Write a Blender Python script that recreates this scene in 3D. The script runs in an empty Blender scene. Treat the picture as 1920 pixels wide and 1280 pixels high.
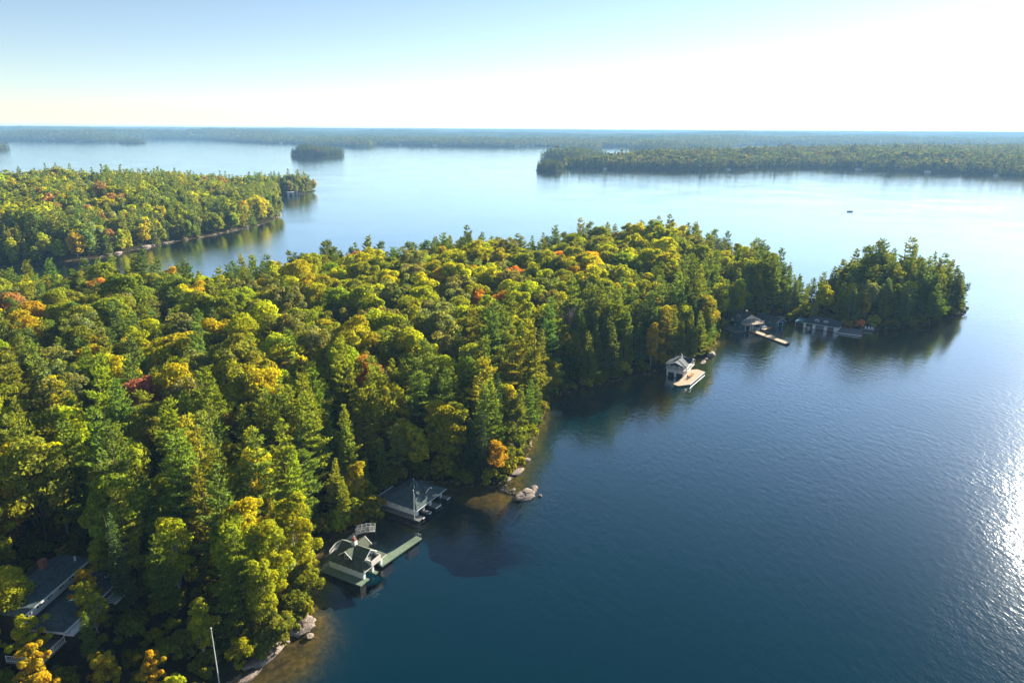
import bpy, math, random
import numpy as np
from mathutils import Vector
R = math.radians
random.seed(7)
rng = np.random.default_rng(11)
scene = bpy.context.scene
col = scene.collection

# ------------------------------------------------------------------ camera, sky, sun, exposure
CAM_H = 80.0
cam_d = bpy.data.cameras.new('camera')
cam_d.sensor_width = 36.0
cam_d.lens = 24.0
cam_d.clip_start = 1.0
cam_d.clip_end = 60000.0
cam = bpy.data.objects.new('camera', cam_d)
col.objects.link(cam)
cam.location = (0, 0, CAM_H)
cam.rotation_mode = 'XYZ'
_q = Vector((0, 0, -1))
from mathutils import Matrix
cam.rotation_euler = (Matrix.Rotation(R(90 - 17.25), 3, 'X') @ Matrix.Rotation(R(0.33), 3, 'Z')).to_euler()
scene.camera = cam

SUN_AZ, SUN_EL = 44.2, 21.2            # degrees to the right of the view, above the horizon
world = bpy.data.worlds.new('World')
scene.world = world
world.use_nodes = True
wn = world.node_tree.nodes
sky = wn.new('ShaderNodeTexSky')
sky.sky_type = 'NISHITA'
sky.sun_disc = False
sky.sun_elevation = R(SUN_EL)
sky.sun_rotation = R(SUN_AZ)
sky.altitude = 200
sky.air_density = 0.78
sky.dust_density = 0.08
sky.ozone_density = 0.6
world.node_tree.links.new(sky.outputs[0], wn['Background'].inputs[0])
wn['Background'].inputs[1].default_value = 0.051

sun_d = bpy.data.lights.new('sun', 'SUN')
sun_d.energy = 5.0
sun_d.angle = R(0.53)
sun_d.color = (1.0, 0.91, 0.76)
sun = bpy.data.objects.new('sun', sun_d)
col.objects.link(sun)
sun.location = (200, 140, 200)
_sd = Vector((math.sin(R(SUN_AZ)) * math.cos(R(SUN_EL)), math.cos(R(SUN_AZ)) * math.cos(R(SUN_EL)), math.sin(R(SUN_EL))))
sun.rotation_euler = _sd.to_track_quat('Z', 'Y').to_euler()

vs = scene.view_settings
vs.view_transform = 'Standard'
vs.look = 'None'
vs.gamma = 1.0
vs.use_curve_mapping = False
vs.exposure = 1.68
scene.render.engine = 'CYCLES'
cy = scene.cycles
cy.use_denoising = True
cy.max_bounces = 6
cy.diffuse_bounces = 2
cy.glossy_bounces = 2
cy.transmission_bounces = 3
cy.transparent_max_bounces = 6
cy.volume_bounces = 0
cy.sample_clamp_indirect = 6.0
cy.caustics_reflective = False
cy.caustics_refractive = False

# ------------------------------------------------------------------ materials
def new_mat(name):
    m = bpy.data.materials.new(name)
    m.use_nodes = True
    nt = m.node_tree
    for n in list(nt.nodes):
        nt.nodes.remove(n)
    out = nt.nodes.new('ShaderNodeOutputMaterial')
    return m, nt, out

def N(nt, t, **kw):
    n = nt.nodes.new(t)
    for k, v in kw.items():
        setattr(n, k, v)
    return n

def mixc(nt, fac, a, b, mode='MIX'):
    n = nt.nodes.new('ShaderNodeMix')
    n.data_type = 'RGBA'
    n.blend_type = mode
    for s, v in ((n.inputs[0], fac), (n.inputs[6], a), (n.inputs[7], b)):
        if hasattr(v, 'is_output'):
            nt.links.new(v, s)
        elif isinstance(v, (int, float)):
            s.default_value = v
        else:
            s.default_value = (*v, 1.0)
    return n.outputs[2]

def math_n(nt, op, a, b=None, c=None, clamp=False):
    n = nt.nodes.new('ShaderNodeMath')
    n.operation = op
    n.use_clamp = clamp
    for i, v in enumerate((a, b, c)):
        if v is None:
            continue
        if hasattr(v, 'is_output'):
            nt.links.new(v, n.inputs[i])
        else:
            n.inputs[i].default_value = v
    return n.outputs[0]

def ramp(nt, fac, stops):
    n = nt.nodes.new('ShaderNodeValToRGB')
    e = n.color_ramp.elements
    while len(e) < len(stops):
        e.new(0.5)
    for i, (p, c) in enumerate(stops):
        e[i].position = p
        e[i].color = (*c, 1) if len(c) == 3 else c
    nt.links.new(fac, n.inputs[0])
    return n.outputs[0]

def noise(nt, vec, scale, detail=3.0, rough=0.55):
    n = nt.nodes.new('ShaderNodeTexNoise')
    n.inputs['Scale'].default_value = scale
    n.inputs['Detail'].default_value = detail
    n.inputs['Roughness'].default_value = rough
    if vec is not None:
        nt.links.new(vec, n.inputs['Vector'])
    return n.outputs[0]

def surface_mat(name, c, rough=0.7, var=0.25, scale=1.5, bump=0.0, stripes=None, spec=0.3):
    """plain weathered surface: noise worked into one base colour; stripes = (axis scale, strength) for board joints or shingle courses"""
    m, nt, out = new_mat(name)
    tc = N(nt, 'ShaderNodeTexCoord')
    nz = noise(nt, tc.outputs['Object'], scale, 5)
    nz2 = noise(nt, tc.outputs['Object'], scale * 9, 2)
    f = math_n(nt, 'ADD', math_n(nt, 'MULTIPLY', nz, 0.7), math_n(nt, 'MULTIPLY', nz2, 0.3))
    lo = tuple(v * (1 - var * 1.6) for v in c)
    hi = tuple(min(1, v * (1 + var)) for v in c)
    cc = ramp(nt, f, [(0.3, lo), (0.7, hi)])
    if stripes:
        ax, sc, st = stripes
        sep = N(nt, 'ShaderNodeSeparateXYZ')
        nt.links.new(tc.outputs['Object'], sep.inputs[0])
        fr = math_n(nt, 'FRACT', math_n(nt, 'MULTIPLY', sep.outputs[ax], sc))
        edge = math_n(nt, 'LESS_THAN', fr, 0.14)
        cc = mixc(nt, math_n(nt, 'MULTIPLY', edge, st), cc, (0.01, 0.012, 0.012))
    b = N(nt, 'ShaderNodeBsdfPrincipled')
    nt.links.new(cc, b.inputs['Base Color'])
    b.inputs['Roughness'].default_value = rough
    b.inputs['Specular IOR Level'].default_value = spec
    if bump:
        bn = N(nt, 'ShaderNodeBump')
        bn.inputs['Strength'].default_value = bump
        bn.inputs['Distance'].default_value = 0.2
        nt.links.new(f, bn.inputs['Height'])
        nt.links.new(bn.outputs[0], b.inputs['Normal'])
    nt.links.new(b.outputs[0], out.inputs[0])
    return m

def leaf_mat(name, trans=0.38, shift=0.5):
    m, nt, out = new_mat(name)
    at = N(nt, 'ShaderNodeAttribute', attribute_type='INSTANCER', attribute_name='tint')
    lv = N(nt, 'ShaderNodeAttribute', attribute_type='GEOMETRY', attribute_name='leafvar')
    sep = N(nt, 'ShaderNodeSeparateColor')
    nt.links.new(lv.outputs['Color'], sep.inputs[0])
    # some boughs of a tree have turned further than others
    turn = math_n(nt, 'MULTIPLY', math_n(nt, 'GREATER_THAN', sep.outputs[1], 0.72), shift)
    turned = mixc(nt, 1.0, at.outputs['Color'], (1.22, 1.05, 0.65), 'MULTIPLY')
    c = mixc(nt, turn, at.outputs['Color'], turned)
    k = math_n(nt, 'MULTIPLY_ADD', sep.outputs[0], 1.0, 0.92)
    vv = N(nt, 'ShaderNodeVectorMath', operation='SCALE')
    nt.links.new(c, vv.inputs[0])
    nt.links.new(k, vv.inputs['Scale'])
    d = N(nt, 'ShaderNodeBsdfDiffuse')
    nt.links.new(vv.outputs[0], d.inputs[0])
    t = N(nt, 'ShaderNodeBsdfTranslucent')
    tcx = mixc(nt, 1.0, vv.outputs[0], (1.70, 1.62, 0.48), 'MULTIPLY')
    nt.links.new(tcx, t.inputs[0])
    mx = N(nt, 'ShaderNodeMixShader')
    mx.inputs[0].default_value = trans
    nt.links.new(d.outputs[0], mx.inputs[1])
    nt.links.new(t.outputs[0], mx.inputs[2])
    nt.links.new(mx.outputs[0], out.inputs[0])
    return m

M = {}
M['leaf'] = leaf_mat('leaf', 0.48, 0.75)
M['needle'] = leaf_mat('needle', 0.34, 0.25)
M['bark'] = surface_mat('bark', (0.085, 0.065, 0.05), 0.9, 0.35, 3, 0.4)
M['birch_bark'] = surface_mat('birch_bark', (0.50, 0.47, 0.42), 0.8, 0.3, 4)
M['dead_wood'] = surface_mat('dead_wood', (0.24, 0.21, 0.20), 0.9, 0.25, 4)
M['roof_green'] = surface_mat('roof_green', (0.085, 0.105, 0.066), 0.85, 0.38, 1.3, stripes=(2, 4.5, 0.25))
M['roof_dark'] = surface_mat('roof_dark', (0.065, 0.100, 0.105), 0.85, 0.38, 1.3, stripes=(2, 4.5, 0.25))
M['roof_slate'] = surface_mat('roof_slate', (0.060, 0.080, 0.095), 0.8, 0.38, 1.3, stripes=(2, 4.5, 0.25))
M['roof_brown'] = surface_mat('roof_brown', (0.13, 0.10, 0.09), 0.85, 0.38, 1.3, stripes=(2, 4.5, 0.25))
M['roof_teal'] = surface_mat('roof_teal', (0.05, 0.26, 0.30), 0.5, 0.12, 2.0)
M['white'] = surface_mat('white_paint', (0.74, 0.74, 0.71), 0.6, 0.07, 2.0)
M['cream'] = surface_mat('cream_paint', (0.62, 0.58, 0.50), 0.6, 0.08, 2.0)
M['blue'] = surface_mat('blue_siding', (0.055, 0.16, 0.215), 0.65, 0.12, 2.0, stripes=(2, 5.0, 0.35))
M['green_deck'] = surface_mat('green_deck', (0.17, 0.23, 0.155), 0.8, 0.2, 1.5, stripes=(0, 3.5, 0.35))
M['green_deck_y'] = surface_mat('green_deck_across', (0.18, 0.25, 0.165), 0.8, 0.2, 1.5, stripes=(1, 3.5, 0.35))
M['grey_deck'] = surface_mat('grey_deck', (0.20, 0.20, 0.19), 0.85, 0.2, 1.5, stripes=(1, 3.5, 0.4))
M['tan_deck'] = surface_mat('tan_deck', (0.52, 0.37, 0.235), 0.8, 0.16, 1.2, stripes=(1, 3.0, 0.4))
M['dark_wood'] = surface_mat('dark_wood', (0.05, 0.04, 0.035), 0.85, 0.3, 3)
M['brick'] = surface_mat('chimney_brick', (0.30, 0.11, 0.075), 0.85, 0.25, 8)
M['glass'] = surface_mat('window_glass', (0.02, 0.03, 0.035), 0.08, 0.1, 1, spec=0.6)
M['door'] = surface_mat('door_paint', (0.17, 0.20, 0.23), 0.6, 0.1, 2)
M['door_red'] = surface_mat('door_brown', (0.15, 0.10, 0.10), 0.6, 0.1, 2)
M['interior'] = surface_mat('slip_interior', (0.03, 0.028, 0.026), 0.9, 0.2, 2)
M['orange'] = surface_mat('orange_paint', (0.62, 0.27, 0.05), 0.6, 0.1, 3)
M['chair_dark'] = surface_mat('chair_dark', (0.04, 0.045, 0.05), 0.6, 0.1, 3)
M['metal'] = surface_mat('metal', (0.55, 0.56, 0.57), 0.3, 0.05, 3)
M['hull'] = surface_mat('hull_paint', (0.05, 0.12, 0.18), 0.3, 0.05, 2)
M['rock_grey'] = surface_mat('far_rock', (0.42, 0.33, 0.27), 0.9, 0.35, 0.6, 0.5)

def rock_mat():
    m, nt, out = new_mat('granite')
    g = N(nt, 'ShaderNodeNewGeometry')
    n1 = noise(nt, g.outputs['Position'], 0.55, 6, 0.65)
    n2 = noise(nt, g.outputs['Position'], 3.5, 5, 0.7)
    n3 = noise(nt, g.outputs['Position'], 1.4, 4, 0.6)
    c = ramp(nt, n1, [(0.3, (0.14, 0.11, 0.09)), (0.5, (0.29, 0.22, 0.175)), (0.7, (0.42, 0.33, 0.27))])
    c = mixc(nt, ramp(nt, n2, [(0.52, (0, 0, 0)), (0.64, (0.85, 0.85, 0.85))]), c, (0.05, 0.042, 0.038))
    c = mixc(nt, ramp(nt, n3, [(0.58, (0, 0, 0)), (0.68, (0.5, 0.5, 0.5))]), c, (0.30, 0.24, 0.08))
    sep = N(nt, 'ShaderNodeSeparateXYZ')
    nt.links.new(g.outputs['Position'], sep.inputs[0])
    wet = math_n(nt, 'LESS_THAN', sep.outputs[2], 0.14)
    c = mixc(nt, math_n(nt, 'MULTIPLY', wet, 0.65), c, (0.06, 0.045, 0.03))
    b = N(nt, 'ShaderNodeBsdfPrincipled')
    nt.links.new(c, b.inputs['Base Color'])
    b.inputs['Roughness'].default_value = 0.85
    bn = N(nt, 'ShaderNodeBump')
    bn.inputs['Strength'].default_value = 0.8
    bn.inputs['Distance'].default_value = 0.35
    nt.links.new(n2, bn.inputs['Height'])
    nt.links.new(bn.outputs[0], b.inputs['Normal'])
    nt.links.new(b.outputs[0], out.inputs[0])
    return m
M['rock'] = rock_mat()

def ground_mat():
    """forest floor above the water line, granite at the water's edge, ochre lake bed coloured teal with depth for the light the water swallows and scatters"""
    m, nt, out = new_mat('ground')
    g = N(nt, 'ShaderNodeNewGeometry')
    sep = N(nt, 'ShaderNodeSeparateXYZ')
    nt.links.new(g.outputs['Position'], sep.inputs[0])
    z = sep.outputs[2]
    n1 = noise(nt, g.outputs['Position'], 0.15, 5)
    n2 = noise(nt, g.outputs['Position'], 1.1, 5, 0.65)
    n3 = noise(nt, g.outputs['Position'], 0.45, 4, 0.6)
    floor = ramp(nt, n2, [(0.3, (0.015, 0.014, 0.008)), (0.5, (0.034, 0.027, 0.014)), (0.7, (0.075, 0.046, 0.02))])
    floor = mixc(nt, ramp(nt, n1, [(0.45, (0, 0, 0)), (0.6, (0.7, 0.7, 0.7))]), floor, (0.022, 0.032, 0.010))
    rock = ramp(nt, n3, [(0.3, (0.06, 0.05, 0.04)), (0.55, (0.17, 0.135, 0.105)), (0.75, (0.30, 0.235, 0.19))])
    lim = math_n(nt, 'MULTIPLY_ADD', n3, 1.3, -0.58)
    c = mixc(nt, math_n(nt, 'LESS_THAN', z, lim), floor, rock)
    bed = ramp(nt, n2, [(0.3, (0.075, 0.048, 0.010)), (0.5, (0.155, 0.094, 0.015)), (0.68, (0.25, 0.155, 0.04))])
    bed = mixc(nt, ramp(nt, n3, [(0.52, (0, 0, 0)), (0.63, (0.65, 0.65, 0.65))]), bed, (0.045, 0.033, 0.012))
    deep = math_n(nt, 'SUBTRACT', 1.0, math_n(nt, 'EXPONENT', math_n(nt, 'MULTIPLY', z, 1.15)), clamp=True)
    bed = mixc(nt, deep, bed, (0.0002, 0.0330, 0.0530))  # light lost and scattered in deep water is put into the bed colour
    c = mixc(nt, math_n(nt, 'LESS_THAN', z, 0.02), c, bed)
    b = N(nt, 'ShaderNodeBsdfPrincipled')
    nt.links.new(c, b.inputs['Base Color'])
    b.inputs['Roughness'].default_value = 1.0
    b.inputs['Specular IOR Level'].default_value = 0.0
    # deep water scatters light by itself: the slope of the bed below no longer matters there
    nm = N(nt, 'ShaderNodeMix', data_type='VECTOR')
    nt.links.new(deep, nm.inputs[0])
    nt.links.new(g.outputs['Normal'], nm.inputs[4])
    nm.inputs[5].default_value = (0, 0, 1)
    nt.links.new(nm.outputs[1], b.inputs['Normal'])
    nt.links.new(b.outputs[0], out.inputs[0])
    return m
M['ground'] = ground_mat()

def water_mat():
    m, nt, out = new_mat('lake_water')
    g = N(nt, 'ShaderNodeNewGeometry')
    mp = N(nt, 'ShaderNodeMapping')
    mp.inputs['Rotation'].default_value = (0, 0, R(25))
    mp.inputs['Scale'].default_value = (1.0, 0.55, 1.0)
    nt.links.new(g.outputs['Position'], mp.inputs[0])
    a = noise(nt, mp.outputs[0], 2.6, 2, 0.5)
    b_ = noise(nt, mp.outputs[0], 0.75, 2, 0.5)
    patch = noise(nt, g.outputs['Position'], 0.014, 4, 0.6)      # breeze patches
    amp = ramp(nt, patch, [(0.38, (0.45, 0.45, 0.45)), (0.62, (1, 1, 1))])
    hgt = math_n(nt, 'ADD', math_n(nt, 'MULTIPLY', a, 0.085), math_n(nt, 'MULTIPLY', b_, 0.17))
    hgt = math_n(nt, 'MULTIPLY', hgt, amp)
    bn = N(nt, 'ShaderNodeBump')
    bn.inputs['Strength'].default_value = 1.0
    bn.inputs['Distance'].default_value = 0.55
    nt.links.new(hgt, bn.inputs['Height'])
    gl = N(nt, 'ShaderNodeBsdfGlossy')
    gl.inputs['Roughness'].default_value = 0.075
    gl.inputs['Color'].default_value = (0.90, 0.965, 1, 1)
    nt.links.new(bn.outputs[0], gl.inputs['Normal'])
    tr = N(nt, 'ShaderNodeBsdfTransparent')
    tr.inputs[0].default_value = (0.90, 0.94, 0.95, 1)
    # Schlick-like Fresnel raised for the many small wave faces that tilt to the eye, the same from above and below, so that sunlight reaches the lake bed
    dt = N(nt, 'ShaderNodeVectorMath', operation='DOT_PRODUCT')
    nt.links.new(bn.outputs[0], dt.inputs[0])
    nt.links.new(g.outputs['Incoming'], dt.inputs[1])
    ct = math_n(nt, 'ABSOLUTE', dt.outputs['Value'])
    om = math_n(nt, 'SUBTRACT', 1.0, ct, clamp=True)
    p5 = math_n(nt, 'POWER', om, 5.0)
    ex = math_n(nt, 'EXPONENT', math_n(nt, 'MULTIPLY', p5, -5.0))
    fres = math_n(nt, 'MULTIPLY_ADD', ex, -0.99, 1.0, clamp=True)
    mx = N(nt, 'ShaderNodeMixShader')
    nt.links.new(fres, mx.inputs[0])
    nt.links.new(tr.outputs[0], mx.inputs[1])
    nt.links.new(gl.outputs[0], mx.inputs[2])
    nt.links.new(mx.outputs[0], out.inputs[0])
    return m
M['water'] = water_mat()

def canopy_mat():
    m, nt, out = new_mat('far_canopy')
    g = N(nt, 'ShaderNodeNewGeometry')
    n1 = noise(nt, g.outputs['Position'], 0.05, 3, 0.6)
    n2 = noise(nt, g.outputs['Position'], 0.006, 3, 0.6)
    c = ramp(nt, n1, [(0.3, (0.022, 0.048, 0.022)), (0.5, (0.05, 0.08, 0.024)), (0.62, (0.09, 0.10, 0.026)), (0.75, (0.14, 0.105, 0.036))])
    c = mixc(nt, math_n(nt, 'MULTIPLY', n2, 0.7), c, (0.03, 0.055, 0.022))
    b = N(nt, 'ShaderNodeBsdfDiffuse')
    nt.links.new(c, b.inputs[0])
    nt.links.new(b.outputs[0], out.inputs[0])
    return m
M['canopy'] = canopy_mat()

# ------------------------------------------------------------------ mesh helpers
def mesh_np(name, V, F, mats, mat_idx=None, leafvar=None, smooth=False):
    """V (n,3), F list of (m,k) integer arrays"""
    me = bpy.data.meshes.new(name)
    V = np.asarray(V, dtype=np.float32)
    me.vertices.add(len(V))
    me.vertices.foreach_set('co', V.ravel())
    loops = np.concatenate([np.asarray(f, dtype=np.int32).ravel() for f in F])
    sizes = np.concatenate([np.full(len(f), np.asarray(f).shape[1], dtype=np.int32) for f in F])
    me.loops.add(len(loops))
    me.loops.foreach_set('vertex_index', loops)
    me.polygons.add(len(sizes))
    starts = np.concatenate([[0], np.cumsum(sizes)[:-1]]).astype(np.int32)
    me.polygons.foreach_set('loop_start', starts)
    for mt in mats:
        me.materials.append(mt)
    if mat_idx is not None:
        me.polygons.foreach_set('material_index', np.asarray(mat_idx, dtype=np.int32))
    if leafvar is not None:
        at = me.attributes.new('leafvar', 'FLOAT_COLOR', 'POINT')
        at.data.foreach_set('color', np.asarray(leafvar, dtype=np.float32).ravel())
    if smooth:
        me.polygons.foreach_set('use_smooth', np.ones(len(sizes), dtype=bool))
    me.update(calc_edges=True)
    return me

def link(name, me, parent=None, loc=None, rz=0.0):
    o = bpy.data.objects.new(name, me)
    col.objects.link(o)
    if parent is not None:
        o.parent = parent
    if loc is not None:
        o.location = loc
    if rz:
        o.rotation_euler = (0, 0, rz)
    return o

def tag(o, label, cat=None, group=None, kind=None):
    o['label'] = label
    if cat:
        o['category'] = cat
    if group:
        o['group'] = group
    if kind:
        o['kind'] = kind
    return o

def thing(name, loc, rz, label, cat, group=None):
    o = link(name, None, None, loc, rz)
    o.empty_display_size = 0.5
    return tag(o, label, cat, group)

def bx(x0, y0, z0, x1, y1, z1):
    V = [(x0, y0, z0), (x1, y0, z0), (x1, y1, z0), (x0, y1, z0), (x0, y0, z1), (x1, y0, z1), (x1, y1, z1), (x0, y1, z1)]
    return V, [(3, 2, 1, 0), (4, 5, 6, 7), (0, 1, 5, 4), (1, 2, 6, 5), (2, 3, 7, 6), (3, 0, 4, 7)]

def prism(poly, z0, z1):
    n = len(poly)
    V = [(x, y, z0) for x, y in poly] + [(x, y, z1) for x, y in poly]
    F = [tuple(range(n - 1, -1, -1)), tuple(range(n, 2 * n))]
    F += [(i, (i + 1) % n, n + (i + 1) % n, n + i) for i in range(n)]
    return V, F

def solid(poly3, t):
    """a planar or folded polygon given a thickness t downwards"""
    n = len(poly3)
    V = [tuple(p) for p in poly3] + [(p[0], p[1], p[2] - t) for p in poly3]
    F = [tuple(range(n)), tuple(range(2 * n - 1, n - 1, -1))]
    F += [((i + 1) % n, i, n + i, n + (i + 1) % n) for i in range(n)]
    return V, F

def rod(p, q, r0, r1=None, n=6):
    r1 = r0 if r1 is None else r1
    p, q = Vector(p), Vector(q)
    d = (q - p).normalized()
    a = d.orthogonal().normalized()
    b = d.cross(a)
    V = []
    for c, r in ((p, r0), (q, r1)):
        for i in range(n):
            t = 2 * math.pi * i / n
            V.append(tuple(c + (a * math.cos(t) + b * math.sin(t)) * r))
    F = [tuple(range(n - 1, -1, -1)), tuple(range(n, 2 * n))]
    F += [(i, (i + 1) % n, n + (i + 1) % n, n + i) for i in range(n)]
    return V, F

def join(shapes):
    V, F = [], []
    for v, f in shapes:
        o = len(V)
        V += v
        F += [tuple(i + o for i in ff) for ff in f]
    return V, F

def part(name, mat, shapes, parent=None, loc=None, rz=0.0, mats=None):
    V, F = join(shapes)
    me = bpy.data.meshes.new(name)
    me.from_pydata(V, [], F)
    me.materials.append(M[mat])
    me.update()
    return link(name, me, parent, loc, rz)

# ------------------------------------------------------------------ land outlines (metres, x to the right, y ahead)
NEAR = [(-43.2, 83.1), (-39.9, 87.4), (-37.9, 90.3), (-36.3, 93.4), (-34.6, 96.6), (-36.5, 105.0), (-38.5, 115.0), (-36.5, 121.5), (-29.5, 125.2),
        (-29.5, 131.3), (-29.8, 138.2), (-24.0, 146.0), (-13.7, 144.5), (-7.3, 142.0), (-1.1, 144.6), (2.5, 154.1), (6.4, 169.7), (9.0, 182.3),
        (11.0, 197.5), (20.0, 203.5), (33.0, 212.8), (46.5, 220.5), (54.0, 228.0), (65.0, 234.8), (74.0, 242.3), (80.8, 259.2), (86.7, 273.5),
        (93.0, 283.0), (107.0, 292.6), (118.0, 291.0), (125.7, 290.0), (134.5, 288.0), (140.0, 281.0), (147.3, 280.5), (155.6, 277.4), (172.0, 281.0), (187.2, 288.9), (204.8, 302.8),
        (215, 318), (212, 335), (195, 348), (172, 346), (153, 326), (143, 312), (133, 320), (131, 366), (112, 410), (83, 441), (48, 414), (18, 385), (0, 366), (-32, 373),
        (-58, 342), (-86, 348), (-104, 320), (-118, 318), (-124, 286), (-155, 303), (-182, 284), (-204, 272), (-300, 255), (-420, 240), (-420, -40),
        (-80, -40), (-66, 30), (-58, 55), (-50, 72)]
LEFT = [(-264.8, 435.5), (-260.8, 459.9), (-252.6, 487.2), (-244.6, 507.3), (-233.1, 531.8), (-228.8, 552.4), (-220.9, 577.9), (-218, 610), (-220.1, 643.5),
        (-224, 662), (-245, 710), (-266, 775), (-287.1, 862), (-270, 872), (-261.1, 915), (-263, 932), (-285, 936), (-318, 890), (-350, 862), (-425.5, 892), (-544.1, 872),
        (-660, 830), (-980, 800), (-980, 380), (-520, 352), (-400, 372), (-320, 395), (-285, 412)]
RIGHT = [(101.2, 1514.5), (214.8, 1505.6), (300, 1490), (380.2, 1482.2), (450, 1505), (510.3, 1536.2), (600, 1590), (659.5, 1612), (744.8, 1545), (869.8, 1454.3), (945.1, 1310),
         (1060, 1210), (1300, 1080), (2600, 900), (3600, 2200), (2700, 3150), (2000, 2950), (1300, 2700), (760, 2280), (560, 2120), (447, 2040), (320, 1850), (240, 1740), (160, 1640), (110, 1570)]
RISLE = [(70, 1880), (95, 1800), (150, 1790), (215, 1830), (262, 1900), (255, 1980), (180, 2020), (100, 1990)]
SMALL_R = [(45, 1425), (60, 1396), (88, 1402), (103, 1440), (95, 1470), (70, 1478), (50, 1460)]
MID = [(-650, 2060), (-610, 2025), (-545, 2060), (-515, 2130), (-520, 2190), (-570, 2215), (-630, 2170), (-655, 2110)]
TINY = [(-2040, 3660), (-2000, 3625), (-1930, 3635), (-1900, 3665), (-1910, 3700), (-1970, 3720), (-2030, 3700)]
EDGE = [(-1990, 2540), (-1900, 2500), (-1825, 2520), (-1835, 2590), (-1950, 2620)]
BACK = [(470, 2880), (520, 2835), (620, 2840), (690, 2880), (740, 2960), (640, 3060), (500, 3020)]
FAR = [(-9000, 5600), (-4500, 4750), (-2986, 4135), (-2500, 3940), (-2238, 3861), (-2190, 3960), (-2330, 4250), (-2562, 4560), (-2500, 4980), (-2250, 5000), (-2090, 4800), (-1988, 4640),
       (-1500, 4080), (-1330, 3832), (-1158, 3740), (-900, 3400), (-700, 3190), (-640, 3200), (-650, 3400), (-709, 3602), (-400, 3450), (-5, 3331), (128, 3560), (250, 3100), (300, 2840), (350, 2830), (372, 2960),
       (420, 3400), (546, 3420), (700, 3250), (872, 3180), (960, 3300), (1250, 3900), (1431, 4163), (2500, 4400), (4200, 4100), (9000, 4500), (15000, 9000), (15000, 16500), (-15000, 16500), (-15000, 9000)]

def signed_distance(P, poly):
    """positive inside"""
    P = np.asarray(P, float)
    A = np.asarray(poly, float)
    B = np.roll(A, -1, axis=0)
    best = np.full(len(P), 1e18)
    inside = np.zeros(len(P), bool)
    for a, b in zip(A, B):
        d = b - a
        t = np.clip(((P - a) @ d) / (d @ d), 0, 1)
        q = P - (a + t[:, None] * d)
        best = np.minimum(best, (q * q).sum(1))
        c = (a[1] > P[:, 1]) != (b[1] > P[:, 1])
        with np.errstate(divide='ignore', invalid='ignore'):
            xi = (b[0] - a[0]) * (P[:, 1] - a[1]) / (b[1] - a[1]) + a[0]
        inside ^= c & (P[:, 0] < xi)
    return np.sqrt(best) * np.where(inside, 1, -1)

_tab = np.random.default_rng(5).random((256, 256))
def vnoise(x, y):
    xi, yi = np.floor(x).astype(int), np.floor(y).astype(int)
    fx, fy = x - xi, y - yi
    fx, fy = fx * fx * (3 - 2 * fx), fy * fy * (3 - 2 * fy)
    g = lambda i, j: _tab[i & 255, j & 255]
    return (g(xi, yi) * (1 - fx) + g(xi + 1, yi) * fx) * (1 - fy) + (g(xi, yi + 1) * (1 - fx) + g(xi + 1, yi + 1) * fx) * fy - 0.5

def fbm(x, y, s, o=4):
    v, a = 0, 1.0
    for _ in range(o):
        v = v + a * vnoise(x * s + 17.3 * _, y * s + 5.1 * _)
        s *= 2.03
        a *= 0.5
    return v

def near_height(x, y):
    x, y = np.atleast_1d(np.asarray(x, float)), np.atleast_1d(np.asarray(y, float))
    sd = signed_distance(np.c_[x, y], NEAR) + 1.6 * fbm(x, y, 0.11, 3)
    land = 0.12 + 8.5 * (1 - np.exp(-np.maximum(sd, 0) / 42)) + 0.8 * np.clip(sd / 6, 0, 1) * (0.6 + fbm(x, y, 0.25, 3)) + 1.8 * np.clip(sd / 30, 0, 1) * fbm(x, y, 0.03, 3)
    sl = 0.42 + 0.2 * np.clip(fbm(x, y, 0.05, 2) + 0.2, -0.6, 1)
    water = -0.03 + np.minimum(sd, 0) * sl
    # shoals off the two rocky points
    for cx, cy, r, a in ((-34, 87, 11, 3.2), (-5, 137, 9.5, 3.0), (88, 262, 10, 2.0)):
        water += a * np.exp(-((x - cx) ** 2 + (y - cy) ** 2) / (r * r))
    water = np.minimum(water, -0.25 + 0.12 * fbm(x, y, 0.4, 2))
    return np.where(sd > 0, land, np.maximum(water, -9.0))

def far_height(x, y, poly, hmax, fall, rough=0.02):
    sd = signed_distance(np.c_[x, y], poly)
    sd = sd + 10 * np.clip(np.abs(sd) / 20, 0, 1) * fbm(x, y, 0.02, 2) * (1 if fall > 30 else 0.3)
    return np.where(sd > 0, 0.4 + hmax * (1 - np.exp(-np.maximum(sd, 0) / fall)) * (1 + 0.9 * fbm(x, y, rough, 3)), np.maximum(sd * 0.3, -5.0))

def grid_mesh(name, xs, ys, zf, mat):
    X, Y = np.meshgrid(xs, ys)
    Z = zf(X.ravel(), Y.ravel())
    V = np.c_[X.ravel(), Y.ravel(), Z]
    nx, ny = len(xs), len(ys)
    i = (np.arange(ny - 1)[:, None] * nx + np.arange(nx - 1)).ravel()
    F = np.c_[i, i + 1, i + nx + 1, i + nx]
    return mesh_np(name, V, [F], [M[mat]], smooth=True)

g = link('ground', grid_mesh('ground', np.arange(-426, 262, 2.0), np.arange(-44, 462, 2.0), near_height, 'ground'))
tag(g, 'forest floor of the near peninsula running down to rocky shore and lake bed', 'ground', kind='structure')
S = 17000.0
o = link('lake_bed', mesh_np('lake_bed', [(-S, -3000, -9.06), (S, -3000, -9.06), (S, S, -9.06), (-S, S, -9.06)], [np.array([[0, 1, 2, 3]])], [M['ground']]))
tag(o, 'deep dark lake bed under the open water', 'lake bed', kind='structure')
o = link('lake_water', mesh_np('lake_water', [(-S, -3000, 0), (S, -3000, 0), (S, S, 0), (-S, S, 0)], [np.array([[0, 1, 2, 3]])], [M['water']]))
tag(o, 'calm blue lake with fine ripples reaching to the far shore', 'lake', kind='structure')

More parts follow.
